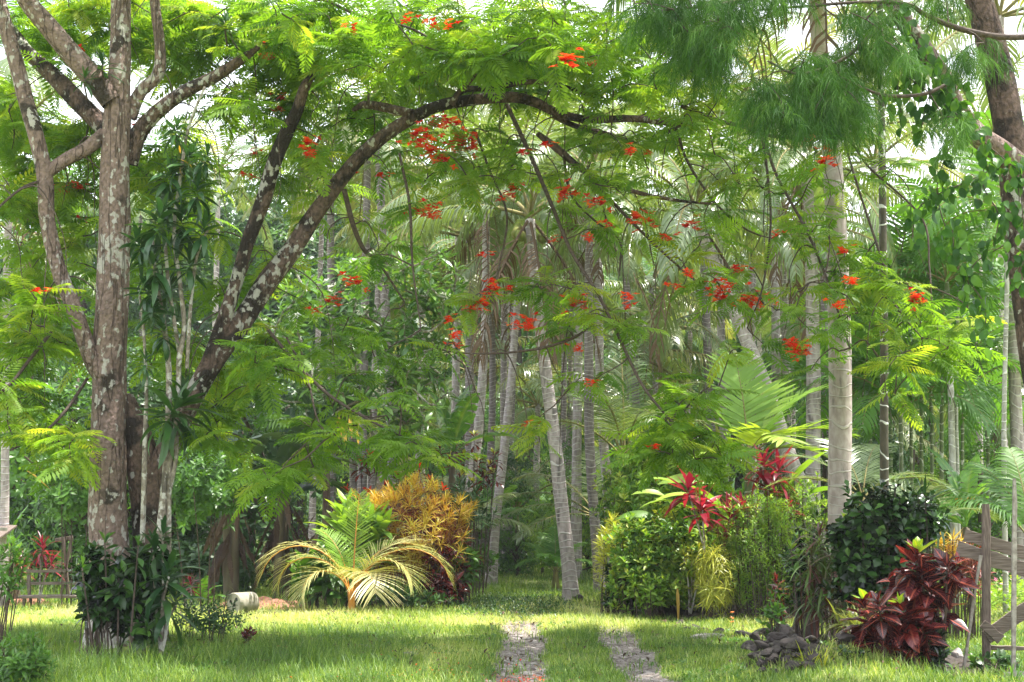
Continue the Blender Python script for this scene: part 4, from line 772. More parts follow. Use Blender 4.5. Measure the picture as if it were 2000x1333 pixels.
def banana(label, base, h, leaves, L, mat='banana', group=None, stems=1, dead=0, seed=0, name='banana_plant', edge=None):
    g = np.random.default_rng(seed); t = thing(name, label, 'banana plant', base, group)
    for s in range(stems):
        b = np.asarray(base)+(np.array((g.normal()*.35, g.normal()*.3, 0)) if s else 0); hh = h*(1-.15*s); top = b+np.array((g.normal()*.08, g.normal()*.08, hh)); a = Acc(); a.tube([b-(0, 0, .05), b*.5+top*.5, top], [.12, .10, .06], 10, sub=4, rough=.04, seed=s); part(a, 'stem', M['bstem'], t)
        for i in range(leaves):
            f = i/leaves; az = g.uniform(0, 6.3)*.15+i*2.4+s; el = R_(78-65*f)+g.normal()*.1; d = np.array((math.cos(az)*math.cos(el), math.sin(az)*math.cos(el), math.sin(el))); a = Acc(); a.stamp(bananaT(.30, .7+.9*f, seed=i*7+seed), [top], frames(d[None]), L*g.uniform(.8, 1.1), [g.random()]); part(a, 'leaf', M[mat], t)
        for i in range(dead):
            az = g.uniform(0, 6.3); d = np.array((math.cos(az)*.35, math.sin(az)*.35, -.9)); a = Acc(); o = top+np.array((math.cos(az)*.14, math.sin(az)*.14, -g.uniform(0, .5)*h)); a.stamp(bananaT(.13, .3, seed=i*3+seed), [o], frames(d[None], roll=[g.uniform(-1.5, 1.5)]), L*g.uniform(.3, .65), [g.random()]); part(a, 'dead_leaf', M['deadleaf'], t)
    return t
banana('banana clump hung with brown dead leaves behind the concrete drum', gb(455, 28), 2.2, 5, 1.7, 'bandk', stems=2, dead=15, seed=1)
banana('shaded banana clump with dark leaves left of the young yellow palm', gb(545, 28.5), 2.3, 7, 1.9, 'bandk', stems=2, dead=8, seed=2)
banana('banana plant left of the track whose big leaf reaches over the crotons', gb(870, 30), 3.0, 6, 1.9, 'banana', seed=3, dead=3)
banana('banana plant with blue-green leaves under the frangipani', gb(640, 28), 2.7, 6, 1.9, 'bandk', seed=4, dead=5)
banana('low banana plant leaning out by the track behind the leftmost trunks', gb(1000-35, 38), 1.6, 6, 1.6, 'banana', seed=5)
banana('banana plant behind the hedge left end, beside the slim trackside palms', gb(1255, 30), 2.2, 7, 1.7, 'banana', seed=6)
banana('banana plant with a yellow-edged drooping leaf behind the fence', gb(1890, 25), 1.5, 5, 1.6, 'banana', seed=7, dead=1)
banana('banana plant at the far left edge beside the old palm', gb(35, 27.5), .9, 4, 1.0, 'banana', seed=8)
a = Acc(); t = [o for o in col.objects if o.name.startswith('banana_plant') and o['label'].startswith('banana plant with a yellow')][0]
p0 = P(1855, 985, 23.5); Tm = bananaT(.34, 1.7, seed=33); a.stamp(Tm, [p0], frames(np.array([[.95, -.1, .25]])), 1.0, [.5]); part(a, 'leaf', M['banana'], t)
a = Acc(); 
for i in range(9): q = P(1868+i*8, 966+abs(i-3)*2.2+i, 23.3); a.stamp(leafT(.5, 3, .2, .1, 'strap'), [q], frames(np.array([[.1*math.sin(i*3), -.1, -1.]])), .17+.03*math.sin(i*5), [.5])
part(a, 'dry_edge', M['orange'], t)
a = Acc(); t2 = [o for o in col.objects if o.name.startswith('banana_plant') and o['label'].startswith('banana plant with blue')][0]
for i in range(7): q = P(662+i*7, 815+(i % 3)*14, 24.0+.1*i); a.stamp(leafT(.35, 3, .2, .1, 'strap'), [q], frames(np.array([[.3*math.sin(i*3), -.1, -1.]])), .26, [.5])
part(a, 'dry_edge', M['orange'], t2)

# --- young yellow palm
t = thing('young_palm', 'young coconut palm with yellow-green fronds and orange stalks on the lawn', 'palm tree', gb(688, 24.7)); b0 = np.array(t.location); k_ = 0
for (az, e0, dr, L, hg, m_) in ((186, 76, 150, 2.1, .5, 0), (172, 70, 150, 1.75, .6, 0), (4, 68, 138, 2.15, .55, 0), (28, 74, 95, 1.6, .4, 0), (80, 86, 16, 1.7, .1, 1), (140, 80, 60, 1.35, .2, 1), (-60, 62, 140, 1.2, .5, 0), (215, 64, 160, 1.3, .6, 0), (-20, 74, 150, 1.5, .5, 0)):
    k_ += 1; T = frondT(L=L, e0=e0, droop=dr, pairs=36, ll=.42 if m_ else .80, hang=hg*.35, seed=200+k_, wid=.0095); a = Acc(); th = R_(az-90); c, s = math.cos(th), math.sin(th); Rz = np.array([[c, -s, 0], [s, c, 0], [0, 0, 1]])
    V = T[0]@Rz.T+b0+np.array((.06*math.cos(R_(az)), .06*math.sin(R_(az)), .38)); a.add(V, T[1], .3+.6*((k_*37) % 10)/10, T[2], 0, T[4])
    a.tube([b0+np.array((0, 0, .0)), b0+np.array((.03*math.cos(R_(az)), .03*math.sin(R_(az)), .2)), b0+np.array((.06*math.cos(R_(az)), .06*math.sin(R_(az)), .4))], [.035, .03, .022], 6, m=1); part(a, 'frond', [M['lime'] if m_ else M['ykf'], M['ostalk']], t)
a = Acc(); a.tube([b0-(0, 0, .05), b0+(0, 0, .15), b0+(0, 0, .45)], [.075, .065, .04], 8, sub=2); part(a, 'trunk', M['ostalk'], t)

# --- golden croton mound and neighbours
NARROW = T3(.09, 3, (.2, .6, 1.0), .2, 'strap'); STRAP = T3(.12, 5, (.4, .9, 1.4), .25, 'strap'); CROT = T3(.36, 4, (.1, .45, .8), .3, 'oval', .08); SMALL = T3(.42, 2, (.2, .5), .2); BIG = T3(.24, 6, (.4, .8, 1.2), .25, 'long')
c = P(803, 1035, 27); t = bush('golden_croton', 'large round croton mound with golden yellow tops and bronze red inside', 'shrub', gb(810, 27), c, (1.08, .8, .88), 330, .25, T3(.075, 3, (.2, .6, 1.0), .2, 'strap'), 'gold', k=17, e0=85, e1=10, stem=.1, up=.5, shell=.8, cl=.3)
g = np.random.default_rng(3); a = Acc(); tp, ax = shape_tips(P(815, 1055, 27), (1.0, .75, .88), 200, g, -.95, .5); rosette(a, tp, ax, 13, .24, e0=60, e1=-10, tmpl=NARROW, stem=.12, g=g); part(a, 'foliage', M['goldred'], t)
bush('dark_shrub', 'dark red-leaved croton under the right side of the golden croton', 'shrub', gb(865, 26.6), P(870, 1110, 26.6), (.42, .4, .65), 70, .2, CROT, 'croton_red', k=8)
bush('broadleaf_shrub', 'light green broad-leaved shrub at the foot of the golden croton', 'shrub', gb(905, 27), P(900, 1100, 27), (.28, .35, .55), 36, .24, CROT, 'mid', k=8)
bush('ginger_plant', 'tall bright green ginger plant with long leaves behind the young palm', 'plant', gb(690, 26.2), P(690, 1035, 26.2), (.62, .4, .42), 26, .62, BIG, 'lime', k=8, up=.8, stem=.35, e0=80, e1=25, nst=26, low=-.9)
bush('lily_clump', 'low clump of long green leaves left of the young palm base', 'plant', gb(640, 25.6), P(645, 1120, 25.6), (.55, .35, .32), 22, .55, BIG, 'mid', k=7, up=.55, stem=.2, e1=0)
bush('low_groundcover', 'dark low leafy plants round the foot of the golden croton', 'plant', gb(760, 25.4), P(765, 1165, 25.4), (.9, .3, .16), 90, .13, SMALL, 'dk', k=7, nst=20)
TOP = T3(.30, 4, (.1, .4, .8), .3, 'obov')
def croton_poles(label, base, pts, Y, mats=('croton_red', 'yel'), L=.24, group=None, k=15):
    g = np.random.default_rng(len(label)); t = thing('croton_bush', label, 'shrub', base, group); a = Acc(); b = Acc(); s = Acc()
    for (u, v) in pts:
        p = P(u, v, Y+g.uniform(-.3, .3)); ax = nrm(np.array((g.normal()*.25, g.normal()*.2, 1))); rosette(a, [p], [ax], k, L, e0=50, e1=-30, tmpl=TOP, stem=.22, g=g); rosette(b, [p+ax*.03], [ax], 6, L*.75, e0=80, e1=48, tmpl=TOP, stem=.03, g=g)
        md = (np.asarray(base)*.45+p*.55); md[2] *= .9; q = np.asarray(base)+np.array(((p[0]-base[0])*.6, (p[1]-base[1])*.6, 0)); md[:2] = (q[:2]+p[:2])/2; s.tube([q, md, p], [.013, .011, .009], 6, sub=4)
    part(a, 'foliage', M[mats[0]], t); part(b, 'young_leaves', M[mats[1]], t); part(s, 'stems', M['twig'], t)
croton_poles('leggy croton with maroon rosettes topped yellow, left of the track palms', gb(925, 31), [(926, 852), (965, 888), (860, 878), (890, 870), (905, 892), (932, 900), (945, 930), (925, 945), (880, 900), (955, 910), (900, 930), (965, 925)], 31)
croton_poles('red croton rosettes above the ginger plant, behind the golden croton', gb(735, 28.5), [(720, 893), (705, 905), (740, 905), (775, 930), (680, 960), (670, 985), (655, 1000), (700, 980), (690, 1000), (840, 940), (720, 965), (750, 950), (865, 960), (820, 915)], 28.5, ('croton_red', 'red'))
bush('oleander_shrub', 'bluish green shrub with narrow leaves between golden croton and palms', 'shrub', gb(920, 29), P(915, 990, 29), (.45, .5, .55), 40, .26, T3(.2, 3, (.2, .5), .2), 'dk', k=9)
bush('red_foliage_shrub', 'small reddish croton at the foot of the left track palms', 'shrub', gb(895, 27.8), P(893, 1050, 27.8), (.18, .2, .3), 20, .2, CROT, 'croton_red', k=8)
bush('verge_shrub', 'green shrub at the base of the leaning palms left of the track', 'shrub', gb(930, 33), P(930, 1095, 33), (.5, .5, .35), 60, .2, SMALL, 'mid', k=8)
# citrus-like bush between trunk and bananas
bush('citrus_bush', 'light leafy bush between the big trunk and the banana clump', 'shrub', gb(400, 25), P(395, 950, 25), (.95, .7, .75), 300, .15, SMALL, 'mid', k=8, e1=-10, shell=.4, srad=.008, up=.4, nst=4)
bush('citrus_bush', 'light leafy bush left of the big trunk above the bench', 'shrub', gb(150, 26), P(150, 960, 26.5), (.75, .6, .7), 220, .15, SMALL, 'mid', k=8, e1=-10, shell=.4, srad=.008, up=.4, nst=4)

# --- red cordylines
def cordyline(label, base, pts, Y, L=.42, mat='redcord', W=STRAP, k=22, group=None, name='red_cordyline', rad=.016, e1=-25):
    g = np.random.default_rng(len(label)*3); t = thing(name, label, 'plant', base, group); a = Acc(); s = Acc(); rad = .007 if name == 'strap_plant' else rad
    for (u, v, sz) in pts:
        p = P(u, v, Y+g.uniform(-.15, .15)); ax = nrm(np.array((g.normal()*.15, g.normal()*.15, 1))); rosette(a, [p], [ax], k, L*sz, e0=85, e1=e1, tmpl=W, stem=.22*sz, g=g, cl=.3)
        md = np.asarray(base)*.5+p*.5; s.tube([base, md+g.normal(size=3)*.03, p-(0, 0, .1)], [rad*1.2, rad, rad*.8], 6, sub=4)
    part(a, 'foliage', M[mat], t); part(s, 'stem', M['twig' if name == 'strap_plant' else 'cane'], t)
WID = T3(.20, 5, (.2, .7, 1.2), .25, 'long')
cordyline('bright red cordyline behind the left end of the bench', gb(80, 27), [(82, 1062, 1.0), (100, 1095, .8)], 27, .40)
cordyline('red cordyline at the far left beside the old palm', gb(38, 28), [(40, 1100, 1.), (30, 1085, .8)], 28, .40)
cordyline('small dark red cordyline between the big trunk and the banana clump', gb(372, 25), [(372, 1135, .8), (358, 1145, .7)], 25, .34)
cordyline('red cordyline pair standing over the middle of the hedge', gb(1395, 22.9), [(1372, 985, 1.05), (1425, 1005, 1.1), (1345, 950, .95), (1450, 985, .8)], 22.9, .50, W=WID, k=20)
cordyline('tall dark red cordyline at the right end of the hedge', gb(1510, 23.2), [(1490, 900, 1.), (1520, 912, 1.1), (1500, 945, .9), (1540, 985, .6)], 23.2, .46, W=WID, k=20)

# --- hedge on the right of the track
hy = 25.
bush('flowering_shrub', 'tall light shrub with small red flowers at the left end of the hedge', 'shrub', gb(1265, 27), P(1265, 985, 27), (.9, .6, 1.05), 520, .16, SMALL, 'mixleaf', k=8, shell=.65, cl=.7, flowers=('red', 9, .07), nst=40, e1=-20)
bush('golden_leaf_shrub', 'narrow shrub with golden leaf tufts on the left corner of the hedge', 'shrub', gb(1190, 24.2), P(1195, 1090, 24.2), (.24, .25, .68), 70, .19, NARROW, 'yel', k=14, shell=.75)
bush('dark_glossy_shrub', 'dark glossy small-leaved shrub low at the left corner of the hedge', 'shrub', gb(1212, 24.0), P(1215, 1135, 24.0), (.30, .25, .55), 90, .14, T3(.4, 3), 'croton_dk', k=8)
bush('variegated_shrub', 'cream and green small-leaved shrub bulging towards the track', 'shrub', gb(1248, 23.6), P(1250, 1105, 23.6), (.50, .45, .72), 250, .16, SMALL, 'mixleaf', k=8, shell=.75, nst=30)
bush('green_hedge_shrub', 'dense green shrub forming the lower middle of the hedge', 'shrub', gb(1320, 23.4), P(1315, 1100, 23.6), (.66, .45, .82), 330, .15, SMALL, 'mixleaf', k=8, shell=.75, cl=.7, e1=-20)
bush('green_hedge_shrub', 'upper green shrub behind the broad horizontal leaves of the hedge', 'shrub', gb(1330, 26), P(1345, 1000, 26), (1.0, .6, 1.0), 420, .18, SMALL, 'lime', k=8, shell=.7, cl=.7)
for lab, u, v, Y, r, n, mt, Lf in (('loose light shrub bulging above the left corner of the hedge', 1225, 1015, 25.4, (.32, .3, .55), 90, 'mixleaf', .17), ('narrow yellow-green shoot in the middle of the hedge', 1300, 1045, 24.0, (.22, .25, .6), 70, 'yel', .14), ('pale bushy shoot rising behind the broad hedge leaves', 1385, 930, 26.5, (.4, .3, .7), 110, 'lime', .18), ('open pale green shrub leaning over the verge stones', 1275, 1150, 23.2, (.45, .3, .3), 90, 'lime', .13), ('tall airy shrub at the back of the hedge behind the drooping sprays', 1290, 905, 28, (.6, .4, .8), 130, 'mixleaf', .19)):
    bush('hedge_shrub', lab, 'shrub', gb(u, Y), P(u, v, Y), r, n, Lf, SMALL, mt, k=8, shell=.45, up=.6)
# heliconia with big leaves reaching left
t = thing('heliconia', 'heliconia with long pale green leaves reaching left out of the hedge', 'plant', gb(1390, 24)); g = np.random.default_rng(21); a = Acc(); s = Acc()
for (u, v, dx, dz, L) in ((1395, 945, -1, .15, 1.0), (1370, 975, -1, .2, .9), (1400, 1005, -1, .25, 1.15), (1360, 1010, -.9, .5, .8), (1395, 1045, -1, .1, .95), (1330, 1060, -1, .2, .7), (1350, 1100, -1, .1, .75), (1340, 1125, -1, .15, .7), (1300, 970, -1, .3, .6), (1440, 1090, -.3, 1, .7), (1410, 1050, .1, 1, .8), (1385, 1075, -.5, .9, .9), (1345, 990, -1, .3, .9), (1300, 1040, -1, .2, .8), (1290, 1080, -1, .3, .7), (1420, 1010, -.7, .7, .9), (1330, 950, -.9, .35, .8), (1280, 1010, -1, .1, .7), (1560, 1000, .9, .35, 1.), (1570, 970, .9, .3, .9), (1540, 950, .6, .7, .9), (1590, 1015, .9, .1, .9)):
    p = P(u, v, 23.8+g.uniform(-.3, .4)); a.stamp(leafT(.24, 8, 1.0 if dz < .4 else .5, .25, 'long'), [p], frames(np.array([[dx, -.25, dz+.15]]), roll=[g.normal()*.4+.3]), L, [g.random()]); s.tube([gb(1390, 24), (gb(1390, 24)+p)/2+(0.05, 0, 0), p], [.015, .012, .008], 5, sub=3)
part(a, 'foliage', M['lime'], t); part(s, 'stems', M['mid'], t)
cordyline('golden narrow-leaved croton tufts in the middle of the hedge', gb(1345, 23.3), [(1350, 1085, 1), (1365, 1070, .9), (1335, 1075, .9), (1375, 1095, .8)], 23.2, .24, 'yel', NARROW, 22, name='golden_croton')
bush('feathery_shrub', 'feathery light green shrub at the right half of the hedge', 'shrub', gb(1490, 22.6), P(1490, 1085, 22.8), (.72, .5, .98), 1100, .085, T3(.28, 2, (.2, .5), .1), 'lime', k=9, shell=.55, cl=.75, nst=90, srad=.005, e1=-10, up=.7)
bush('feathery_shrub', 'light airy shrub with arching sprays at the upper right of the hedge', 'shrub', gb(1560, 23.6), P(1545, 1040, 23.6), (.68, .45, 1.0), 700, .10, T3(.28, 2, (.2, .5), .1), 'lime', k=8, shell=.6, cl=.7, nst=60, srad=.006, up=.7)
bush('weeping_shrub', 'yellow-green weeping shrub with threadlike hanging leaves', 'shrub', gb(1395, 22.6), P(1395, 1130, 22.6), (.24, .22, .50), 130, .34, T3(.035, 5, (1.2, 1.8, 2.3), .1, 'strap'), 'yel', k=11, shell=.5, e0=60, e1=0, nst=20, up=.5, low=-.9)
bush('weeping_shrub', 'upper yellow-green weeping tuft behind the threadlike shrub', 'shrub', gb(1400, 23.2), P(1420, 1065, 23.), (.32, .2, .14), 40, .30, T3(.04, 5, (1.2, 1.8, 2.3), .1, 'strap'), 'lime', k=10, shell=.5, e0=60, e1=0, nst=10, up=.5, low=-.9)
# fan of bright palm leaves
t = thing('fan_palm', 'bright yellow-green palm with stiff upright fronds above the hedge', 'palm tree', gb(1465, 24.8)); b0 = gb(1465, 24.8)
for i, (az, e0, dr, L) in enumerate(((100, 82, 25, 1.9), (160, 62, 45, 1.8), (15, 62, 50, 1.9), (175, 35, 55, 1.6), (0, 38, 60, 1.9), (60, 70, 40, 1.7), (-20, 20, 60, 1.6), (200, 15, 50, 1.3), (-70, 45, 80, 1.3))):
    T = frondT(L=L, e0=e0, droop=dr, pairs=24, ll=.80, hang=.08, seed=300+i, wid=.032); a = Acc(); th = R_(az-90); c, s = math.cos(th), math.sin(th); Rz = np.array([[c, -s, 0], [s, c, 0], [0, 0, 1]]); a.add(T[0]@Rz.T+P(1462, 890, 24.8), T[1], .3+.07*i, T[2], 0, T[4]); part(a, 'frond', [M['lime'], M['stalk']], t)
a = Acc(); a.tube([b0-(0, 0, .05), P(1463, 1000, 24.8), P(1462, 885, 24.8)], [.09, .08, .06], 8, sub=4); part(a, 'trunk', M['arecagreen'], t)
# upright feather palm behind hedge left, and low palms
def lowpalm(label, u, v, Y, L, azs, mat='coco', name='young_palm', pairs=40, ll=.6, wid=.018, hang=.3, group=None, stem=True):
    b = gb(u, Y); top = P(u, v, Y) if v else b+np.array((0, 0, .2)); t = thing(name, label, 'palm tree', b, group)
    for i, (az, e0, dr) in enumerate(azs):
        T = frondT(L=L, e0=e0, droop=dr, pairs=pairs, ll=ll, hang=hang, seed=int(u)+i, wid=wid); a = Acc(); th = R_(az-90); c, s = math.cos(th), math.sin(th); Rz = np.array([[c, -s, 0], [s, c, 0], [0, 0, 1]]); a.add(T[0]@Rz.T+top, T[1], .2+.6*((i*7) % 5)/5, T[2], 0, T[4]); part(a, 'frond', [M[mat], M['stalk']], t)
    a = Acc(); a.tube([b-(0, 0, .05), (b+top)/2, top+(0, 0, .05)], [.1, .08, .05], 8, sub=3); part(a, 'trunk', M['stalk'], t)
AZ = ((90, 84, 25), (150, 68, 60), (30, 68, 60), (200, 50, 90), (-20, 50, 90), (250, 60, 80), (-80, 55, 90), (120, 75, 40))
lowpalm('upright blue-green young palm left of the bright fan palm', 1220, 900, 34, 3.2, AZ, hang=.25, ll=.8)
lowpalm('young palm arching over the grass beyond the leaning trackside palm', 1165, 1010, 36, 2.6, ((175, 40, 70), (190, 25, 60), (160, 60, 80), (10, 50, 80), (90, 75, 60), (-60, 40, 90), (215, 10, 50)))
lowpalm('small pale young palm on the right verge at the end of the track', 1085, 1120, 33, 1.1, AZ, mat='arecaleaf', ll=.35, wid=.012)
lowpalm('young palm whose fronds droop between the two left track palms', 1010, 1000, 44, 3.4, AZ)
lowpalm('low palm with arching fronds beside the left track palms', 905, 1060, 34, 1.9, AZ, hang=.5)
lowpalm('young palm half hidden behind the dark croton and stout palm', 1685, 975, 22, 1.5, ((110, 70, 60), (150, 55, 60), (170, 35, 60), (60, 70, 70), (20, 45, 80), (-30, 40, 80)), ll=.45, wid=.012, hang=.15)
lowpalm('young palm with pale fronds between dark croton and pale arecas', 1800, 1040, 21, 1.3, ((110, 70, 60), (170, 40, 60), (60, 65, 70), (10, 45, 80), (200, 30, 50)), ll=.40, wid=.012, hang=.15)
lowpalm('young green palm rising behind the right fence post', 2015, 1060, 22, 1.7, ((120, 72, 50), (150, 60, 70), (90, 80, 40), (175, 60, 90), (40, 60, 70)), mat='arecaleaf', ll=.6, wid=.018, hang=.5)
lowpalm('coconut palm hanging low behind the dark drooping flame tree sprays', 1290, 640, 40, 3.6, tuple((i*51, 60-8*i, 100) for i in range(10)), hang=.7, name='coconut_palm')

# --- right foreground cluster
ROUND = T3(.62, 3, (.15, .5, .9), .22, 'obov', .05); BIGC = T3(.50, 6, (.1, .5, 1.), .28, 'oval', .12)
ry = 16.4
bush('dark_croton', 'tall blackish green round-leaved croton in front of the stout pale palm', 'shrub', gb(1715, ry), [(P(1700, 1010, ry), (.34, .3, .38), 60), (P(1680, 1110, ry), (.36, .3, .50), 80), (P(1750, 1090, ry), (.36, .32, .62), 90), (P(1655, 1040, ry), (.22, .2, .22), 24), (P(1720, 1190, ry), (.4, .3, .3), 50), (P(1740, 985, ry+.1), (.2, .2, .22), 20)], None, 210, .15, ROUND, 'croton_dk', k=9, up=.45, e0=65, e1=-30, stem=.2, shell=.6, srad=.012, low=-.75)
bush('dark_croton', 'blackish croton branch cluster with dark top leaves beside the strap lily', 'shrub', gb(1790, ry+.2), P(1800, 1010, ry+.1), (.28, .26, .34), 60, .14, ROUND, 'croton_dk', k=9, up=.45, e0=65, e1=-30, stem=.2)
bush('dark_croton', 'short dark croton with lime top leaves left of the purple strap plant', 'shrub', gb(1585, 18), P(1580, 1115, 18), (.38, .3, .52), 90, .16, CROT, 'croton_dk', k=9, up=.5, e0=65, e1=-30, stem=.18, srad=.012)
croton_poles('lime green croton rosettes topping the short dark croton', gb(1585, 17.8), [(1545, 1075), (1575, 1062), (1600, 1070), (1560, 1090), (1590, 1085), (1650, 1018), (1665, 1010), (1655, 1120), (1660, 1135)], 17.6, ('mid', 'lime'), L=.16, k=8)
cordyline('purple green strap-leaved clump between the two dark crotons', gb(1640, 17), [(1600, 1040, 1.), (1625, 1060, 1.1), (1585, 1080, 1.), (1610, 1110, 1.1), (1590, 1150, 1.1), (1635, 1150, 1.1), (1620, 1185, 1.), (1650, 1200, .9)], 16.9, .46, 'purple', T3(.065, 5, (.5, 1., 1.6), .2, 'strap'), 36, name='strap_plant', e1=-60)
cordyline('green strap lily with arching leaves topping the dark croton', gb(1790, 17.2), [(1785, 985, 1.1), (1800, 1000, 1.)], 17.2, .66, 'drac', T3(.07, 7, (.7, 1.5, 2.3), .3, 'strap'), 22, name='strap_lily', e1=10)
cordyline('small upright dark red croton standing alone left of the dark crotons', gb(1520, 18.5), [(1515, 1130, 1.), (1513, 1155, 1.), (1518, 1180, .9), (1512, 1200, .8), (1530, 1200, .8), (1525, 1215, .7)], 18.5, .17, 'croton_red', CROT, 12, name='red_croton', rad=.008)
ry = 14.9
def redcroton(label, pts, Y, base):
    g = np.random.default_rng(len(label)); t = thing('red_croton', label, 'shrub', base); A_ = Acc(); s = Acc(); y_ = Acc()
    for (u, v, sz, yl) in pts:
        p = P(u, v, Y+g.uniform(-.25, .2)); ax = nrm(np.array((g.normal()*.3, g.normal()*.2-.15, 1))); rosette(A_, [p], [ax], 20, .29*sz, e0=60, e1=-42, tmpl=BIGC, stem=.22*sz, g=g, cl=.45, jit=.18)
        if yl: rosette(y_, [p+ax*.03], [ax], 5, .20*sz, e0=80, e1=50, tmpl=BIGC, stem=.03, g=g)
        q = np.asarray(base)+np.array((g.normal()*.08, g.normal()*.06, -.03)); md = q*.5+p*.5; md[0] = q[0]*.7+p[0]*.3; s.tube([q, md, p], [.018, .014, .009], 6, sub=4)
    part(A_, 'foliage', M['croton_red'], t)
    if y_.n: part(y_, 'young_leaves', M['croton_lime'], t)
    part(s, 'stems', M['twig'], t)
redcroton('large crimson croton with broad veined leaves left of the fence post', [(1790, 1085, 1.15, 1), (1800, 1118, 1.1, 0), (1820, 1140, 1.05, 0), (1850, 1105, 1.0, 0), (1835, 1170, 1.0, 0), (1765, 1130, .9, 0), (1800, 1180, .9, 0), (1870, 1095, .7, 0)], 14.9, gb(1810, 14.9))
redcroton('lower bronze red croton with lime shoots at the front of the rock pile bed', [(1690, 1185, 1., 1), (1715, 1178, .85, 0), (1762, 1185, .95, 1), (1740, 1205, .95, 0), (1725, 1225, 1., 0), (1765, 1235, 1., 0), (1745, 1265, .9, 0), (1790, 1215, .9, 0), (1800, 1255, .9, 0), (1770, 1285, .9, 0)], 14.6, gb(1760, 14.6))
bush('dark_leaf_bush', 'blackish leaves at the shaded foot of the crimson croton', 'shrub', gb(1800, 14.8), P(1800, 1270, 14.9), (.28, .26, .34), 70, .14, CROT, 'croton_dk', k=8)
def tuft(name, label, cat, base, n, L, W, mat, e0=85, e1=15, g_=None, group=None, spread=.06, ht=.02, drp=(.5, 1., 1.5)):
    g = np.random.default_rng(int(abs(base[0])*1000) % 999+n); t = thing(name, label, cat, base, group); a = Acc()
    tips = np.asarray(base)+np.column_stack([g.normal(0, spread, 5), g.normal(0, spread, 5), np.full(5, ht)]); rosette(a, tips, np.tile((0, 0, 1.), (5, 1)), n//5, L, e0=e0, e1=e1, tmpl=T3(W, 5, drp, .25, 'strap'), stem=.0, g=g, lvar=.3, jit=.2); part(a, 'foliage', M[mat], t); return t
tuft('striped_grass_plant', 'yellow striped grassy plant hanging left of the lower red croton', 'plant', P(1690, 1240, 15.2), 90, .42, .05, 'stripe', e1=-10)
tuft('striped_grass_plant', 'yellow striped grassy plant behind the lower red croton stems', 'plant', P(1660, 1225, 15.6), 70, .36, .05, 'stripe', e1=-10)
tuft('striped_grass_plant', 'yellowish grassy tuft at the front edge of the rock pile', 'plant', P(1595, 1318, 14.1), 70, .30, .05, 'yel', e1=10)
tuft('striped_grass_plant', 'pale yellow tuft between rock pile and red croton at the bottom edge', 'plant', P(1655, 1335, 14.0), 50, .24, .05, 'stripe', e1=10)
bush('creeping_plant', 'dark rounded creeping leaves in front of the red croton', 'plant', P(1665, 1290, 14.4), P(1665, 1290, 14.4), (.22, .25, .10), 26, .11, ROUND, 'croton_dk', k=7, nst=8)
bush('mound_groundcover', 'low green weeds over the top of the rock pile', 'plant', P(1610, 1262, 15.2), P(1610, 1268, 15.3), (.42, .5, .08), 170, .06, SMALL, 'lime', k=8, nst=10)
bush('sapling', 'thin leafy sapling on the lawn edge left of the rock pile', 'plant', gb(1525, 16.6), P(1515, 1210, 16.6), (.12, .1, .30), 22, .13, SMALL, 'mid', k=6, up=.7)
bush('golden_croton', 'small golden narrow-leaved croton behind the crimson croton', 'shrub', gb(1850, 19), P(1855, 1065, 19), (.17, .15, .18), 18, .18, NARROW, 'gold', k=13)
bush('pandan_clump', 'brownish grassy clump behind the crimson croton, near the boards', 'plant', gb(1885, 19), P(1895, 1110, 19), (.14, .2, .32), 26, .3, T3(.06, 4, (.8, 1.4), .2, 'strap'), 'goldred', k=11)

# --- rocks
def rock(name, label, c, size, seed, mat='rock', group=None, sink=.3, cat='rock'):
    g = np.random.default_rng(seed); bm = bmesh.new(); bmesh.ops.create_icosphere(bm, subdivisions=3, radius=1); K = 13; nn = nrm(g.normal(size=(K, 3))); h = g.uniform(.42, .85, K)
    for v in bm.verts:
        d = np.array(v.co); d /= np.linalg.norm(d); dt = nn@d; rr = min([1.0]+[h[i]/dt[i] for i in range(K) if dt[i] > .05]); rr *= 1+.03*math.sin(d[0]*9+seed)+.03*math.sin(d[1]*11+d[2]*7); v.co = [d[i]*rr*size[i] for i in range(3)]
    me = bpy.data.meshes.new(name); bm.to_mesh(me); bm.free(); me.materials.append(M[mat]); o = bpy.data.objects.new(name, me); col.objects.link(o)
    z = max(float(gz(c[0], c[1])), c[2] if len(c) > 2 and c[2] else -9); o.location = (c[0], c[1], z+size[2]*(1-2*sink)*.5); o.rotation_euler = (g.normal()*.12, g.normal()*.12, g.uniform(0, 6.3)); tag(o, label, cat, group); return o
def R2(u, v): q = G(u, v); return (q[0], q[1], 0)
rock('rock', 'flat pale weathered stone slab at the foot of the hedge', R2(1380, 1249), (.36, .22, .06), 1, 'rockpale', sink=.2)
rock('rock', 'round dark stone between the slab and the grey boulder', R2(1402, 1240), (.13, .12, .12), 2, 'rock', sink=.2)
rock('rock', 'grey boulder at the right end of the hedge stones', R2(1452, 1246), (.20, .14, .12), 3, 'rock', sink=.25)
for i, (u, v, s) in enumerate(((1340, 1232, .11), (1360, 1228, .12), (1375, 1230, .08), (1425, 1232, .07), (1433, 1238, .06), (1330, 1220, .10), (1290, 1210, .09), (1265, 1205, .08), (1310, 1215, .07), (1240, 1195, .07))):
    rock('rock', 'small dark stone in the broken row under the hedge', R2(u, v), (s*1.2, s, s*.7), 10+i, 'rock', 'small stones under the hedge')
rr = random.Random(6)
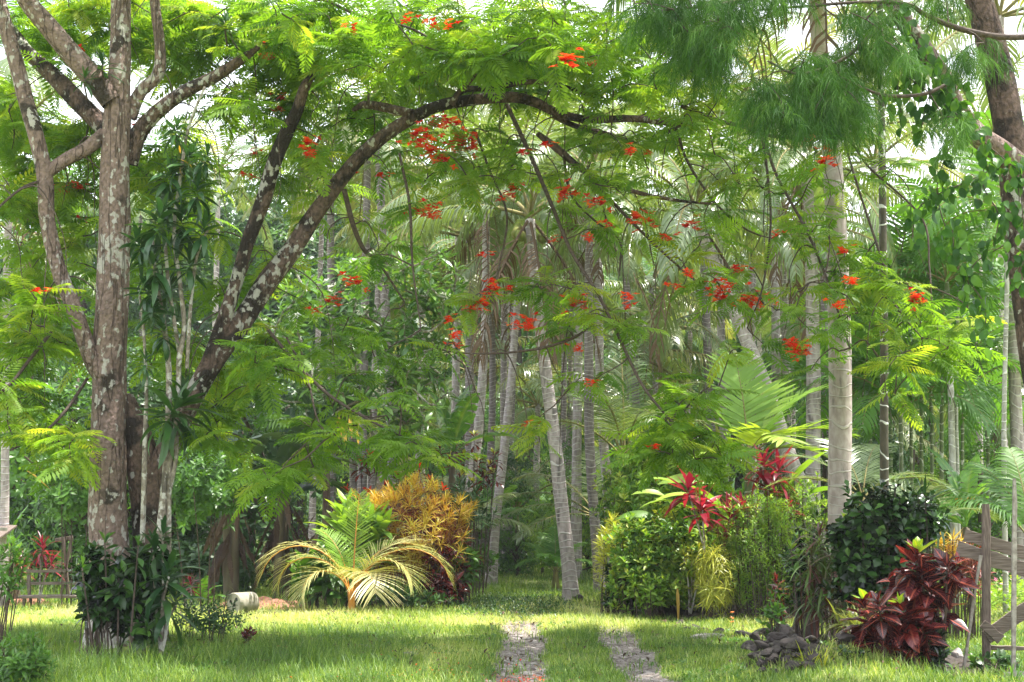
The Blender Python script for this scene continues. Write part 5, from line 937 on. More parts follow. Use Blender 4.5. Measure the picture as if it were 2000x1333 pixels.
for i in range(125):
    u = rr.gauss(1545, 52); v = rr.uniform(1243, 1340)
    if u < 1462+abs(v-1290)*.35 or u > 1720: continue
    q = G(u, v); s = rr.uniform(.045, .105); fr = rr.random() < .5; dy = .3 if not fr else rr.uniform(-.25, .1)
    rock('rock', 'dark angular stone heaped in the rock pile', (q[0], q[1]+dy, float(gz(q[0], q[1]+dy))+(rr.uniform(.0, .06) if fr else rr.uniform(.05, .18))), (s*1.45, s*1.1, s*.75), 40+i, 'rock', 'stones of the dark rock pile', sink=.15)
rock('rock', 'flat pointed dark stone on top of the rock pile', (*G(1510, 1262)[:2], .12), (.20, .14, .05), 300, 'rock', sink=0)
rock('rock', 'pinkish brown stone on the sunny grass beside the leaning stick', R2(1868, 1292), (.14, .10, .10), 301, 'rockpale', sink=.2)
rock('rock', 'dark stone just behind the pinkish one at the fence', R2(1885, 1286), (.08, .07, .08), 302, 'rock')
for i, (u, v, s) in enumerate(((1850, 1225, .14), (1870, 1228, .12), (1835, 1222, .09), (1905, 1215, .10), (1950, 1205, .14), (1985, 1205, .13), (1925, 1225, .08))):
    rock('rock', 'grey stone edging the pink flower bed behind the fence', R2(u, v), (s*1.4, s, s*.7), 310+i, 'rockpale' if i % 2 else 'rock', 'stones edging the flower bed')
rock('rock', 'flat reddish stone lying in the grass in front of the young palm', R2(806, 1281), (.17, .10, .05), 330, 'rockpale', sink=.2)
rock('rock', 'low flat stone half sunk in the lawn left of the reddish stone', R2(722, 1268), (.20, .1, .025), 331, 'rockpale', sink=.3)
rock('rock', 'dark fibrous root lump at the foot of the leaning trackside palm', R2(1124, 1176), (.20, .15, .12), 332, 'rock', sink=.2)
for i, (u, v, s) in enumerate(((1002, 1193, .07), (1040, 1288, .05), (1025, 1308, .06), (1062, 1300, .05), (985, 1300, .04), (1133, 1185, .08))):
    rock('rock', 'small stone lying by the left wheel track', R2(u, v), (s*1.3, s, s*.5), 340+i, 'rockpale', 'small stones on the wheel track')
M['soil'] = solid('red_soil', (.38, .17, .11), c2=(.22, .10, .07), scale=14, bump=.8)
def mound(name, u, Y, rx, ry_, h, mat):
    q = P(u, 1100, Y); xs = np.linspace(-1, 1, 40); X, Y_ = np.meshgrid(xs, xs); r = np.sqrt(X**2+Y_**2); Z = h*np.clip(1-r**2, -.1, 1)*(1+.3*np.sin(X*9+2)*np.sin(Y_*7))+.02*np.sin(X*31)*np.sin(Y_*27); V = np.stack([q[0]+X*rx, Y+Y_*ry_, gz(q[0]+X*rx, Y+Y_*ry_)+Z], -1).reshape(-1, 3)
    i = np.arange(39)[:, None]*40; j = np.arange(39)[None]; a = Acc(); a.add(V, np.stack([i+j, i+j+1, i+41+j, i+40+j], -1).reshape(-1, 4)); return tag(a.build(name, M[mat]), kind='structure')
mound('dirt_mound', 520, 26.6, .95, .7, .14, 'soil'); mound('dirt_mound', 40, 27.5, .6, .5, .13, 'soil')
M['mulch'] = solid('dark_mulch', (.06, .045, .036), c2=(.028, .021, .017), scale=25, bump=1.)
mound('planting_bed', 1370, 24.4, 1.6, 1.9, .12, 'mulch'); mound('planting_bed', 1560, 23.9, 1.3, 1.5, .10, 'mulch'); mound('rubble_bank', 1535, 15.4, .55, 1.2, .03, 'mulch'); mound('planting_bed', 1720, 16.1, 1.05, 1.6, .07, 'mulch'); mound('planting_bed', 795, 27.0, 1.3, 1.1, .08, 'mulch')

# --- concrete drum with three holes, lying on its side
dloc = onG(*G(473, 1199)[:2]); t = thing('concrete_drum', 'mossy concrete drum lying on its side in the grass, three holes in its end', 'concrete drum', dloc)
ax = nrm(np.array((.60, .80, 0))); r = .185; c0 = dloc+np.array((-.13, -.13, r-.02)); a = Acc()
u_ = np.array((-ax[1], ax[0], 0)); prof = [(0, r*.93), (.012, r), (.10, r*1.0), (.12, r*.985), (.14, r), (.42, r), (.432, r*.95)]
nS = 40; V = []
for s, q in prof:
    for k in range(nS): an = 2*math.pi*k/nS; V.append(c0+ax*s+q*(u_*math.cos(an)+np.array((0, 0, 1.))*math.sin(an)))
Q = [(i*nS+k, i*nS+(k+1) % nS, (i+1)*nS+(k+1) % nS, (i+1)*nS+k) for i in range(len(prof)-1) for k in range(nS)]
a.add(V, Q); part(a, 'shell', M['conc'], t)
# end plate as a fine grid with the holes left open
a = Acc(); H = [(-.055, .075, .03), (.085, .03, .03), (-.005, -.02, .034)]; n = 72; xs = np.linspace(-r, r, n); V = []; idx = {}
Qs = []
for i in range(n-1):
    for j in range(n-1):
        cx, cz = (xs[i]+xs[i+1])/2, (xs[j]+xs[j+1])/2
        if math.hypot(cx, cz) > r*.94 or any(math.hypot(cx-hx, cz-hz) < hr for hx, hz, hr in H): continue
        Qs.append((i*n+j, i*n+j+1, (i+1)*n+j+1, (i+1)*n+j))
V = [c0+ax*.014+u_*xs[i]+np.array((0, 0, xs[j])) for i in range(n) for j in range(n)]; a.add(V, Qs); part(a, 'end_plate', M['conc'], t)
a = Acc(); V = [c0+ax*.426]+[c0+ax*.426+r*.95*(u_*math.cos(2*math.pi*k/nS)+np.array((0, 0, 1.))*math.sin(2*math.pi*k/nS)) for k in range(nS)]
a.add(V, [(0, 1+2*k, 2+2*k, 1+(2*k+2) % nS) for k in range(nS//2)]); part(a, 'back_plate', M['conc'], t)
M['dkgap'] = M['hole']

# --- bench
bx = onG(*G(50, 1188)[:2]); Yb = bx[1]; t = thing('wooden_bench', 'dark weathered slatted bench with a back rail on the lawn at the left', 'bench', bx); q = lambda u, v, dy=0: P(u, v, Yb+dy)
a = Acc(); a.box(q(38, 1166), q(232, 1164), .32, .045, up=(0, 1, .03), wob=.003); part(a, 'seat', M['plank'], t)
for (u, dy) in ((47, -.1), (60, .12), (215, -.1), (222, .12)):
    a = Acc(); p = q(u, 1168, dy); a.box((p[0], p[1], float(gz(p[0], p[1]))-.03), (p[0], p[1], p[2]), .05, .05, up=(1, 0, 0)); part(a, 'leg', M['post'], t)
for (v, w_) in ((1116, .055), (1140, .05)):
    a = Acc(); a.box(q(52, v, .22), q(238, v-1, .22), w_, .025, wob=.003, seed=v); part(a, 'back_rail', M['plank'], t)
for u in (57, 226):
    a = Acc(); a.box(q(u, 1166, .19), q(u-1, 1112, .25), .06, .045, up=(1, 0, 0)); part(a, 'back_post', M['post'], t)
t = thing('post_stand', 'narrow leaning wooden post frame behind the bench', 'post frame', gb(130, 27.5))
for (a0, a1, w_) in (((134, 1165), (124, 1052), .05), ((118, 1170), (140, 1050), .05), ((108, 1056), (142, 1050), .07)):
    a = Acc(); a.box(P(*a0, 27.5+(.08 if a0[0] < 110 else 0)), P(*a1, 27.5+(.08 if a0[0] < 110 else .0)), w_, .05, up=(1, 0, .2)); part(a, 'post' if a0[0] > 110 else 'crossbar', M['post'], t)
t = thing('tin_roof', 'corner of a rusty roof sheet with a pale board at the far left edge', 'roof corner', P(-20, 1040, 26)); a = Acc(); a.box(P(-60, 1036, 25.6), P(16, 1040, 25.6), .9, .03, up=(0, 1, .25)); part(a, 'sheet', M['post'], t); a = Acc(); a.box(P(-60, 1031, 25.1), P(14, 1034, 25.1), .06, .03); part(a, 'edge_board', M['wire'], t)
a = Acc(); a.box(P(-40, 1040, 25.6)*np.array((1, 1, 0)), P(-40, 1040, 25.6), .08, .08, up=(1, 0, 0)); part(a, 'post', M['post'], t)

# --- fence at the right
fb = onG(*G(1925, 1312)[:2]); Yf = fb[1]; t = thing('board_fence', 'broken weathered board fence at the right edge of the lawn', 'fence', fb)
def fbx(nm, p0, p1, w_, th, dy=0, dy1=None, mat='plank', up=(0, 0, 1), seed=1, seg=8):
    a = Acc(); a.box(P(*p0, Yf+dy), P(*p1, Yf+(dy if dy1 is None else dy1)), w_, th, up=up, wob=.004, seed=seed, seg=seg); part(a, nm, M[mat], t)
fbx('post', (1926, 1318), (1926, 985), .085, .07, 0, mat='post', up=(1, 0, 0))
fbx('post', (1979, 1340), (1982, 935), .045, .04, -.9, mat='wire', up=(1, 0, 0))
fbx('board', (1884, 1046), (2060, 1098), .14, .025, .10, seed=2); fbx('board', (1870, 1070), (2060, 1132), .15, .025, .07, seed=3)
fbx('board', (1927, 1245), (2040, 1165), .15, .025, -.06, seed=4); fbx('board', (1919, 1218), (1955, 1250), .10, .02, -.10, seed=5, seg=3)
fbx('rail', (1935, 1266), (2060, 1268), .045, .04, .08, seed=6); fbx('stake', (1876, 1345), (1916, 1085), .03, .03, -.35, mat='wire', up=(1, 0, 0), seed=7)
fbx('board', (1960, 1325), (2050, 1330), .14, .025, -1.0, mat='wire', seed=8)
bush('creeping_vine', 'dark heart-leaved creeper climbing the foot of the fence', 'plant', onG(*G(1945, 1330)[:2]), P(1945, 1305, Yf-.25), (.24, .12, .17), 34, .12, T3(.75, 3, (.4, .9), .2, 'heart'), 'dk', k=5, srad=.005)
tuft('grass_tuft', 'tall green grass tuft at the lower right corner under the fence', 'plant', onG(*G(1990, 1345)[:2]), 60, .35, .03, 'mid')
# flower bed
g = np.random.default_rng(15); t = thing('flower_bed', 'sunny bed of pink and yellow flowers beyond the fence', 'flower bed', gb(1960, 25.5)); a = Acc(); tp = np.column_stack([g.uniform(7.6, 10.6, 420), g.uniform(23.5, 28, 420), g.uniform(.08, .5, 420)]); rosette(a, tp, np.tile((0, 0, 1.), (420, 1)), 8, .14, e0=60, e1=-10, tmpl=SMALL, stem=.12, g=g); part(a, 'foliage', M['lime'], t)
for i in range(90):
    a = Acc(); c = tp[g.integers(0, 420)]+(g.normal()*.05, g.normal()*.05, .1); rosette(a, [c], [(g.normal()*.2, -.5, 1)], 5, .055, e0=25, e1=15, tmpl=[Tp], stem=0, g=g); part(a, 'flower', M[('pink', 'pink', 'yelf')[i % 3]], t)
t = thing('orange_flower', 'tiny orange flower stalk in front of the weeping shrub', 'flower', onG(*G(1430, 1228)[:2]))
a = Acc(); b_ = np.array(t.location); a.tube([b_, b_+(.01, 0, .12), b_+(0, 0, .26)], [.004]*3, 5); part(a, 'stem', M['mid'], t)
for dz in (.26, .18, .12):
    a = Acc(); rosette(a, [b_+(0, 0, dz)], [(0, -.3, 1)], 6, .04, e0=40, e1=0, tmpl=[Tp], stem=0, g=g); part(a, 'flower', M['orangef'], t)
t = thing('hanging_leaf', 'long dried yellow leaf hanging from the hedge above the stones', 'leaf', P(1325, 1215, 22.8)); a = Acc(); a.stamp(leafT(.10, 6, .25, .2, 'strap'), [P(1323, 1150, 22.8)], frames(np.array([[.02, -.15, -1.]])), .55, [.5]); part(a, 'blade', M['orange'], t)

# --- plants round the big trunk
t_base = onG(-4.9, 17.0)
bush('dark_croton', 'dark glossy croton wrapped round the foot of the big trunk', 'shrub', gb(215, 16.6), [(P(185, 1110, 16.6), (.20, .24, .26), 17), (P(235, 1160, 16.5), (.34, .24, .36), 30), (P(295, 1120, 16.7), (.22, .24, .36), 18), (P(265, 1220, 16.5), (.28, .2, .2), 8), (P(255, 1080, 16.6), (.2, .2, .16), 8)], None, 120, .20, T3(.48, 4, (.1, .45, .8), .3, 'oval', .08), 'croton_dk', k=9, up=.5, e0=65, e1=-30, stem=.2, srad=.008, shell=.5, nst=7)
bush('dark_croton', 'low blackish leaved branch leaning left from the foot of the trunk', 'shrub', gb(200, 16.5), P(185, 1180, 16.4), (.16, .2, .22), 26, .17, CROT, 'croton_dk', k=9, up=.4)
croton_poles('green topped croton shoots standing before the big trunk', gb(240, 16.4), [(205, 1062), (270, 1066), (232, 1130), (160, 1110)], 16.3, ('drac', 'mid'), L=.2, k=9)
cordyline('broad green ti plant arching right at the foot of the big trunk', gb(320, 16.6), [(318, 1040, .9), (330, 1110, 1.1), (345, 1165, 1.1), (320, 1150, 1.), (300, 1065, .8)], 16.5, .42, 'drac', T3(.22, 6, (.4, .9, 1.5), .3, 'long'), 14, name='green_ti_plant', e1=-50)
t = thing('dracaena', 'tall dracaena with pale bare canes and dark leaf heads against the big trunk', 'plant', gb(308, 16.9)); g = np.random.default_rng(31); s = Acc()
for pts in ([(300, 1130, 20), (315, 1020, 17), (326, 900, 15), (330, 780, 13), (328, 700, 12), (318, 620, 10), (304, 540, 8), (298, 470, 7)], [(318, 960, 12), (340, 860, 10), (348, 760, 10), (350, 700, 11), (360, 640, 10), (352, 560, 9), (340, 450, 8), (352, 350, 7), (368, 250, 6), (400, 170, 5)],
            [(278, 1060, 10), (281, 950, 10), (284, 830, 9), (286, 760, 7), (280, 640, 6), (270, 560, 5)], [(322, 1000, 8), (343, 900, 8), (345, 830, 7)], [(365, 720, 8), (372, 600, 7), (385, 500, 6), (410, 440, 5)], [(350, 690, 8), (330, 560, 7), (322, 470, 7)], [(330, 1120, 10), (330, 980, 9), (334, 860, 8)]):
    W = np.array([P(u, v, 16.9-.05*(i % 2)) for i, (u, v, w_) in enumerate(pts)]); s = Acc(); s.tube(W, [w_/2*px(16.9) for _, _, w_ in pts], 8, sub=4, rough=.04); part(s, 'cane', M['cane'], t)
DR = T3(.19, 6, (.3, .8, 1.4), .28, 'long')
for (u, v, sz, az) in ((358, 775, 1.25, 0), (345, 790, 1.1, 0), (312, 420, 1., 0), (298, 505, .9, 0), (335, 330, .85, 0), (372, 300, .8, 0), (400, 440, .85, 0), (385, 360, .8, 0), (290, 560, .7, 0), (330, 560, .8, 0), (370, 500, .8, 0), (345, 245, .6, 0), (320, 640, .6, 0), (285, 700, .5, 0), (405, 300, .6, 0), (355, 420, .9, 0), (270, 470, .7, 0), (330, 380, .8, 0), (300, 600, .6, 0)):
    a = Acc(); rosette(a, [P(u, v, 16.75+g.uniform(-.15, .2))], [(g.normal()*.2, g.normal()*.2, 1)], 24, .44*sz, e0=80, e1=-50, tmpl=DR, stem=.25*sz, g=g); part(a, 'leaf_head', M['drac'], t)
a = Acc(); rosette(a, [P(352, 300, 16.6)], [(0, -.2, 1)], 3, .2, e0=60, e1=-60, tmpl=DR, stem=.15, g=g); part(a, 'leaf_head', M['orange'], t, label='yellowing dead leaves')
for (lab, u, v, sz, n, Y) in (('dark epiphyte with upright leaves in the left fork of the big trunk', 200, 125, .85, 16, 17.2), ('epiphyte rosette high on the right among the upper sprays', 440, 45, .8, 20, 17.2), ('dark epiphyte under the left fork of the big trunk', 165, 150, .6, 12, 17.1)):
    q = P(u, v, Y); t = thing('epiphyte', lab, 'plant', q); a = Acc(); rosette(a, [q], [(0, -.2, 1)], n, .36*sz, e0=80, e1=-25, tmpl=DR, stem=.1, g=g); part(a, 'foliage', M['drac'], t); s = Acc(); s.tube([q-(0, -.15, .25), q-(0, 0, .1), q], [.012, .012, .01], 6); part(s, 'stem', M['twig'], t)
bush('low_shrub', 'small open shrub with tiny dark leaves right of the big trunk', 'shrub', gb(405, 18), P(405, 1205, 18), (.46, .3, .26), 130, .065, SMALL, 'dk', k=8, e1=-20, up=.3, srad=.005)
bush('seedling', 'small blackish red seedling alone in the grass', 'plant', gb(485, 17.8), P(485, 1240, 17.8), (.07, .07, .08), 9, .10, CROT, 'croton_red', k=7, srad=.005)
bush('fern_weed', 'pale green leafy weed at the lower left edge', 'plant', onG(*G(45, 1345)[:2]), P(40, 1290, 13.2), (.32, .3, .24), 120, .10, T3(.3, 2, (.3, .8), .1), 'mid', k=9, srad=.004, up=.6)
bush('fern_weed', 'pale feathery sprig reaching in from the left edge above the weed', 'plant', gb(-30, 13.4), P(5, 1110, 13.4), (.22, .2, .28), 30, .15, T3(.2, 3, (.3, .8), .1), 'mid', k=9, srad=.005, up=.5)
t = thing('spent_frond', 'dry brown leaf stub hanging among the sprays left of the big trunk', 'leaf', P(75, 935, 17)); a = Acc(); a.stamp(leafT(.2, 5, .1, .3, 'strap'), [P(52, 920, 17)], frames(np.array([[.85, 0, -.6]])), .38, [.9]); part(a, 'blade', M['orange'], t)
t = thing('banana_shoot', 'small banana shoots on the lawn between trunk and banana clump', 'plant', gb(395, 25.5)); a = Acc()
for i, (dx, dz) in enumerate(((-.6, .8), (.7, .7), (.2, 1), (.9, .3))): a.stamp(bananaT(.34, .9, seed=60+i), [gb(395, 25.5)+(0, 0, .2)], frames(np.array([[dx, -.3, dz]])), .55, [.6])
part(a, 'foliage', M['mid'], t)

# --- casuarina at the right and its vine
cy0 = 14.6; cb = gb(2085, cy0); t = thing('casuarina_tree', 'leaning casuarina with ringed bark and soft hanging needles at the upper right', 'tree', cb); W_ = [P(u, v, cy0) for u, v in ((2085, 1360), (2050, 900), (2012, 620), (1992, 450), (1975, 280), (1945, 120), (1912, 0), (1880, -140))]
W_[0][2] = -.1; a = Acc(); a.tube(W_, [w_/2*px(cy0) for w_ in (80, 66, 62, 60, 58, 56, 54, 48)], 18, sub=6, rough=.04); part(a, 'trunk', M['barkdk'], t)
def cl(pts, Y0, Y1, nm='limb', mat='bark'):
    W = np.array([P(u, v, y) for (u, v, w_), y in zip(pts, np.linspace(Y0, Y1, len(pts)))]); a = Acc(); rw = np.array([w_/2*px(Y0) for _, _, w_ in pts]); a.tube(W, rw, 12, sub=5, rough=.05, seed=len(pts)); part(a, nm, M[mat], t); return spline(W, rw, 4)[0]
CN = [cl([(2010, 345, 50), (1960, 300, 46), (1905, 262, 44), (1865, 205, 40), (1840, 150, 40), (1800, 90, 38), (1752, 20, 36), (1715, -60, 30), (1650, -150, 22)], cy0, 13.6)]
CN.append(cl([(2040, 72, 12), (1950, 72, 12), (1870, 55, 11), (1810, 30, 9), (1770, 8, 8), (1680, 5, 7), (1580, 12, 6), (1480, 20, 4)], 13.8, 13.4, 'branch', 'twig'))
CN.append(cl([(1715, -60, 14), (1620, -40, 12), (1500, -10, 9), (1400, 10, 7), (1300, 20, 4)], 13.6, 13.2, 'branch', 'twig')); CN.append(cl([(1750, 20, 10), (1700, 70, 8), (1640, 120, 7), (1560, 145, 5), (1500, 120, 4)], 13.6, 13.2, 'branch', 'twig'))
CN.append(cl([(1850, 165, 8), (1800, 185, 7), (1720, 185, 6), (1640, 150, 4)], 13.6, 13.2, 'branch', 'twig')); CN = np.vstack(CN)
def sprayT(seed, L=1., n=38):
    g = np.random.default_rng(seed); V = []; Q = []; T_ = []; th = lambda s: -.1-1.3*s
    ys = np.linspace(0, 1, 9); C = np.stack([0*ys, np.concatenate([[0], np.cumsum(np.cos(th(ys[1:]))/8)]), np.concatenate([[0], np.cumsum(np.sin(th(ys[1:]))/8)])], 1)
    for i in range(n):
        q = (i+1)/n; o = np.array([np.interp(q, ys, C[:, k]) for k in range(3)]); d = nrm(np.array((g.normal()*.55, .35+g.normal()*.3, -.75+g.normal()*.25))); l = g.uniform(.35, .6); d2 = nrm(d+np.array((0, 0, -.7))); s = nrm(np.cross(d, g.normal(size=3)))*.0065; nn = len(V)
        p1 = o+d*l*.5; p2 = p1+d2*l*.5; V += [o-s*.6, o+s*.6, p1+s, p1-s, p2+s*.2, p2-s*.2]; Q += [(nn, nn+1, nn+2, nn+3), (nn+3, nn+2, nn+4, nn+5)]; T_ += [0, 0, .5, .5, 1, 1]
    return (np.array(V), np.array(Q), np.array(T_), np.zeros(len(V)))
ST = [sprayT(i) for i in range(4)]; g = np.random.default_rng(44); a = Acc(); s = Acc(); tp = []
for (u, v, ru, rv, n) in ((1260, 40, 45, 40, 12), (1340, 40, 50, 55, 22), (1370, 130, 50, 45, 18), (1420, 70, 50, 60, 20), (1330, 110, 40, 40, 8), (1480, 215, 45, 40, 14), (1560, 235, 60, 40, 24), (1620, 190, 60, 50, 26), (1570, 160, 60, 35, 14), (1660, 240, 40, 40, 12), (1650, 130, 45, 35, 12), (1480, 10, 60, 25, 10), (1700, 60, 45, 35, 10), (1860, 20, 50, 25, 6), (1900, 110, 50, 30, 7), (1730, 130, 30, 40, 8), (1840, 270, 40, 40, 6), (1330, -70, 250, 50, 24), (1750, -80, 250, 50, 20)):
    for _ in range(max(3, round(n*.75))): an = g.uniform(0, 6.28); q = math.sqrt(g.random()); tp.append(P(u+ru*q*math.cos(an), v-30+rv*q*math.sin(an), 13.4+g.uniform(-.7, .8)))
for _ in range(170): tp.append(np.array((g.uniform(3.0, 7.2), g.uniform(14.5, 18.2), g.uniform(8.6, 9.8))))  # extra needle tips out of view, added only to cast shade on the sprays
tp = np.array(tp); D = np.array([CN[np.argmin(np.linalg.norm(CN-p, axis=1))] for p in tp])
NA = list(CN)
for i in np.argsort(np.linalg.norm(tp-D, axis=1)):
    p = tp[i]; arr = np.array(NA); dd = np.linalg.norm(arr-p, axis=1); q = arr[int(np.argmin(dd))]; md = (p+q)/2+np.array((0, 0, .06*dd.min())); s.tube([q, md, p], [.008, .006, .004], 4, sub=2); NA += [md, p]
part(s, 'twigs', M['twig'], t)
for k in range(8):
    n = len(tp); az = g.uniform(0, 6.28, n); d = np.stack([np.cos(az), np.sin(az), g.normal(.0, .25, n)], 1); a.stamp(ST[k % 4], tp+g.normal(size=(n, 3))*.04, frames(d), g.uniform(.24, .40, n), g.random(n)*.6+.4*((np.arange(n)*.37) % 1))
part(a, 'crown', M['casu'], t)
# vine
t = thing('climbing_vine', 'heart-leaved vine hanging along the leaning limb at the upper right', 'vine', P(1900, 330, 13.9)); a = Acc(); s = Acc(); HT = T3(.62, 5, (.4, .8, 1.2), .22, 'heart'); g = np.random.default_rng(50)
VP = [[(1745, 10), (1790, 90), (1835, 150), (1870, 215), (1920, 275), (1985, 330)], [(1835, 150), (1810, 200), (1800, 250)], [(1880, 230), (1850, 300), (1830, 370), (1850, 450), (1890, 500)], [(1930, 290), (1920, 360), (1950, 420), (1940, 480)], [(1985, 330), (1990, 400), (1970, 470), (1900, 520), (1890, 600)], [(1760, 40), (1700, 60), (1690, 110)], [(1790, 100), (1755, 160), (1760, 220)], [(1890, 240), (1800, 170), (1770, 150)], [(1960, 320), (1900, 350), (1800, 400), (1780, 470)], [(1995, 380), (2000, 500), (1980, 560)], [(1860, 450), (1870, 520), (1920, 590), (1925, 650)]]
for i, pl in enumerate(VP):
    W = np.array([P(u, v, 13.65+.08*(i % 3)) for u, v in pl]); pp, rr = spline(W, np.full(len(W), .006), 8); s.tube(pp, rr, 5)
    n = len(pp)*(4 if i == 0 else 2); j = g.integers(0, len(pp), n); pos = pp[j]+g.normal(size=(n, 3))*(.07 if i else .09); d = np.stack([g.normal(0, .5, n), g.normal(-.3, .4, n), -np.abs(g.normal(.8, .35, n))], 1)
    for k in range(3): mk = np.arange(n) % 3 == k; a.stamp(HT[k], pos[mk], frames(d[mk], roll=g.uniform(-1.5, 1.5, mk.sum())), g.uniform(.09, .155, mk.sum()), g.random(mk.sum()))
part(a, 'foliage', M['vine'], t); part(s, 'stems', M['twig'], t)

# ------------------------------------------------------------ grass, weeds, pebbles, petals
g = np.random.default_rng(99)
def bladeT(W=.03, droop=.8, n=3):
    t_ = np.linspace(0, 1, n+1); th = R_(86)-droop*t_**1.3; y = np.concatenate([[0], np.cumsum(np.cos(th[1:]))])/n; z = np.concatenate([[0], np.cumsum(np.sin(th[1:]))])/n; V = []; T_ = []
    for i in range(n+1): w_ = W/2*(1-t_[i]**2)+.002; V += [(-w_, y[i], z[i]), (w_, y[i], z[i])]; T_ += [t_[i]]*2
    return (np.array(V), np.array([(2*i, 2*i+1, 2*i+3, 2*i+2) for i in range(n)]), np.array(T_), np.zeros(len(V)))
BT = [bladeT(.05, .5), bladeT(.045, 1.1), bladeT(.04, 1.7), bladeT(.055, .9)]
def scatter(n, y0, y1, wfun):
    y = y0*(y1/y0)**g.random(n); x = (g.random(n)*2-1)*(y*.375+.4); k = g.random(n) < wfun(x, y); return x[k], y[k]
def lump(x, y): return .5+.5*np.sin(x*2.1+np.sin(y*1.3)*1.5)*np.sin(y*1.7+x*.6)
a = Acc()
def sow(n, y0, y1, wf, h0, h1, wscale, cbase, cvar, lean=None):
    x, y = scatter(n, y0, y1, wf); z = gz(x, y); az = g.uniform(0, 6.28, len(x)); q = g.integers(0, 4, len(x)); l = lump(x, y)
    h = (h0+(h1-h0)*g.random(len(x))**1.5)*(.65+.7*l); col_ = np.clip(cbase(x, y)+.22*np.sin(x*3.7+np.sin(y*2.9)*2)*np.sin(y*3.1+x)+g.normal(0, cvar*1.3, len(x)), 0, 1); w2 = np.maximum(1, y*wscale)
    for k in range(4):
        mk = q == k; d = np.stack([np.cos(az[mk]), np.sin(az[mk]), 0*az[mk]], 1); a.stamp(BT[k], np.stack([x[mk], y[mk], z[mk]-.005], 1), frames(d), np.stack([h[mk]*w2[mk]*1.2*.5/np.maximum(h[mk], .05)*.26, h[mk], h[mk]], 1), col_[mk])
bare = lambda x, y: track(x, y)
def bed(x, y):
    return np.clip(1-np.minimum.reduce([((x-x0)/a_)**2+((y-y0)/b_)**2 for x0, y0, a_, b_ in ((3.2, 24.6, 1.7, 1.9), (4.9, 23.9, 1.4, 1.5), (4.15, 16.0, 1.15, 1.7), (2.97, 15.5, .5, 1.0), (4.2, 15.2, .6, 1.0), (-2.0, 27.0, 1.3, 1.1), (-4.65, 17.3, .7, .75), (-5.2, 28.4, 1.2, 1.))]), 0, 1)
dry = lambda x, y: np.clip(.26+.22*smooth(20, 22, y)*(1-smooth(27, 31, y))+.35*np.sin(x*1.1+y*.5)*np.sin(y*.8-x*.4)+.22*smooth(19, 22, y)*(1-smooth(26, 30, y)), 0, 1)  # dry patches, plus sunlight on the mid lawn painted as a yellower band
sow(170000, 12.6, 24, lambda x, y: (1-bare(x, y)*1.15)*(1-smooth(.05, .25, bed(x, y))), .06, .17, .05, dry, .18)
sow(110000, 20, 46, lambda x, y: (1-bare(x, y))*(1-smooth(.05, .25, bed(x, y))), .07, .18, .05, dry, .16)
sow(52000, 12.6, 20.5, lambda x, y: (x < -1.1)*(1-smooth(18.5, 20.5, y))*lump(x*1.7, y*1.3)*1.2*(1-smooth(.1, .3, bed(x, y))), .13, .33, .05, lambda x, y: .12+0*x, .12)
sow(26000, 13, 26, lambda x, y: np.exp(-((x-.78)/.28)**2)*(.3+.7*lump(x*2, y*1.5)), .10, .22, .05, lambda x, y: .2+0*x, .1)
sow(22000, 14, 34, lambda x, y: np.clip(np.exp(-((x+.75)/.35)**2)+np.exp(-((x-2.2)/.3)**2), 0, 1)*lump(x*2, y*2), .10, .24, .05, lambda x, y: .2+0*x, .12)
sow(30000, 26, 46, lambda x, y: np.clip(np.abs(x-.3)*.5, 0, 1)*lump(x*2, y), .18, .55, .05, lambda x, y: .15+0*x, .12)
tag(a.build('grass', M['grass']), 'fresh green lawn and track grass with longer tufts in the shade', 'grass', kind='stuff')
# broad weed leaves in patches
a = Acc(); x, y = scatter(26000, 14, 40, lambda x, y: (lump(x*1.3+2, y*1.1) > .72)*(1-bare(x, y))*.9); tips = np.stack([x, y, gz(x, y)+.05], 1); rosette(a, tips[:5200], np.tile((0, 0, 1.), (min(5200, len(tips)), 1)), 5, .055, e0=60, e1=10, tmpl=[leafT(.5, 2, .4, .2)], stem=.02, g=g); tag(a.build('weeds', M['mid']), 'low broad-leaved weeds scattered through the grass', 'weeds', kind='stuff')
a = Acc(); n = 1100; x = g.normal(.05, .7, n); y = g.normal(26.6, 1.3, n); k = np.abs(x) < 1.1; tips = np.stack([x[k], y[k], gz(x[k], y[k])+g.uniform(.03, .14, k.sum())], 1); rosette(a, tips, np.tile((0, 0, 1.), (k.sum(), 1)), 7, .07, e0=60, e1=-10, tmpl=SMALL, stem=.08, g=g); tag(a.build('track_weeds', M['dk']), 'dark purplish weeds growing across the far track', 'weeds', kind='stuff')
def pebbleT(seed):
    g = np.random.default_rng(seed); V = [(0, 0, .5)]+[(math.cos(i*math.pi/3)*g.uniform(.7, 1.2), math.sin(i*math.pi/3)*g.uniform(.7, 1.2), g.uniform(-.05, .2)) for i in range(6)]; V += [(x*1.02, y*1.02, -.4) for x, y, z in V[1:]]
    return (np.array(V), np.array([(0, 1, 2, 3), (0, 3, 4, 5), (0, 5, 6, 1)]+[(1+i, 7+i, 7+(i+1) % 6, 1+(i+1) % 6) for i in range(6)]), np.zeros(13), np.zeros(13))
a = Acc(); x, y = scatter(150000, 13, 25.5, lambda x, y: bare(x, y)*.95); z = gz(x, y); n = len(x); s = .008+.04*g.random(n)**5+.008*g.random(n); Rm = frames(np.stack([np.cos(g.uniform(0, 6, n)), np.sin(g.uniform(0, 6, n)), g.normal(0, .1, n)], 1))
for k in range(4): mk = np.arange(n) % 4 == k; a.stamp(pebbleT(k), np.stack([x, y, z], 1)[mk], Rm[mk], np.stack([s, s, s*.55], 1)[mk], g.random(mk.sum()))
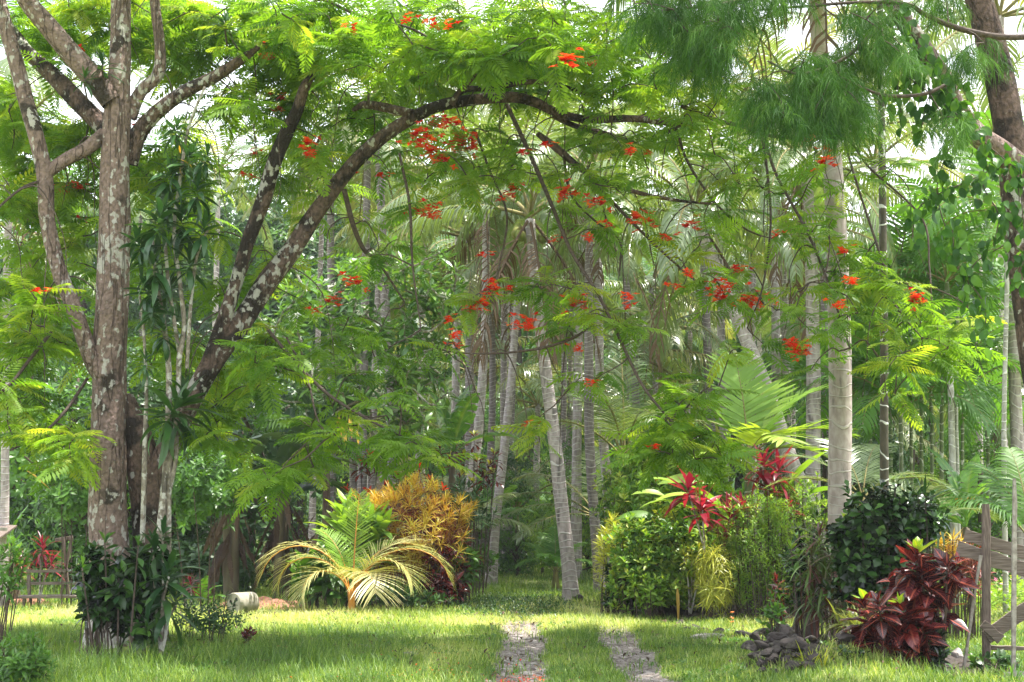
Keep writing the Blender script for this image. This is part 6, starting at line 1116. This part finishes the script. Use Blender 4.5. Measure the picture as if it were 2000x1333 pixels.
M['pebble'] = leafmat('pebble', [(.10, .08, .07), (.22, .19, .17), (.36, .32, .30)], trans=0, rough=.9, spec=.2)
tag(a.build('gravel', M['pebble'], smooth_=False), 'grey gravel and small stones on the two wheel tracks', 'gravel', kind='stuff')
a = Acc(); n = 330; x = np.concatenate([g.normal(.05, .26, 190), g.normal(-.75, .4, 70), g.normal(-.2, .9, 70)]); y = np.concatenate([g.normal(14.9, .45, 190), g.normal(15.0, .4, 70), g.uniform(14, 18, 70)]); z = gz(x, y)+.02+.04*(x < -.4); a.stamp(leafT(.7, 2, .6, .2, 'obov'), np.stack([x, y, z], 1), frames(np.stack([g.normal(size=n), g.normal(size=n), g.normal(0, .2, n)], 1)), g.uniform(.025, .05, n), g.random(n)); tag(a.build('fallen_petals', M['red']), 'red petals fallen on the track and nearby grass', 'petals', kind='stuff')
a = Acc(); n = 2600; x = g.uniform(-6.5, 5.5, n); y = g.uniform(13, 28, n); a.stamp(leafT(.4, 2, .8, .3), np.stack([x, y, gz(x, y)+g.uniform(.03, .10, n)], 1), frames(np.stack([g.normal(size=n), g.normal(size=n), g.normal(0, .4, n)], 1)), g.uniform(.03, .11, n), g.random(n)); tag(a.build('leaf_litter', M['deadleaf']), 'dry brown leaves scattered over the lawn', 'leaf litter', kind='stuff')

# ------------------------------------------------------------ haze
HAZE = 0.0004
if HAZE:
    bm = bmesh.new(); bmesh.ops.create_cube(bm, size=1); me = bpy.data.meshes.new('haze'); bm.to_mesh(me); bm.free()
    o = bpy.data.objects.new('haze', me); col.objects.link(o); o.scale = (240, 216, 58); o.location = (0, 86, 58/2-5); m, nt, N, L = newmat('haze_air')
    pv = N('ShaderNodeVolumePrincipled'); pv.inputs['Color'].default_value = (.86, .92, 1, 1); pv.inputs['Density'].default_value = HAZE; pv.inputs['Anisotropy'].default_value = .2; oo = N('ShaderNodeOutputMaterial'); L(pv.outputs[0], oo.inputs['Volume']); me.materials.append(m); tag(o, 'thin pale tropical haze in the air', 'haze', kind='stuff')
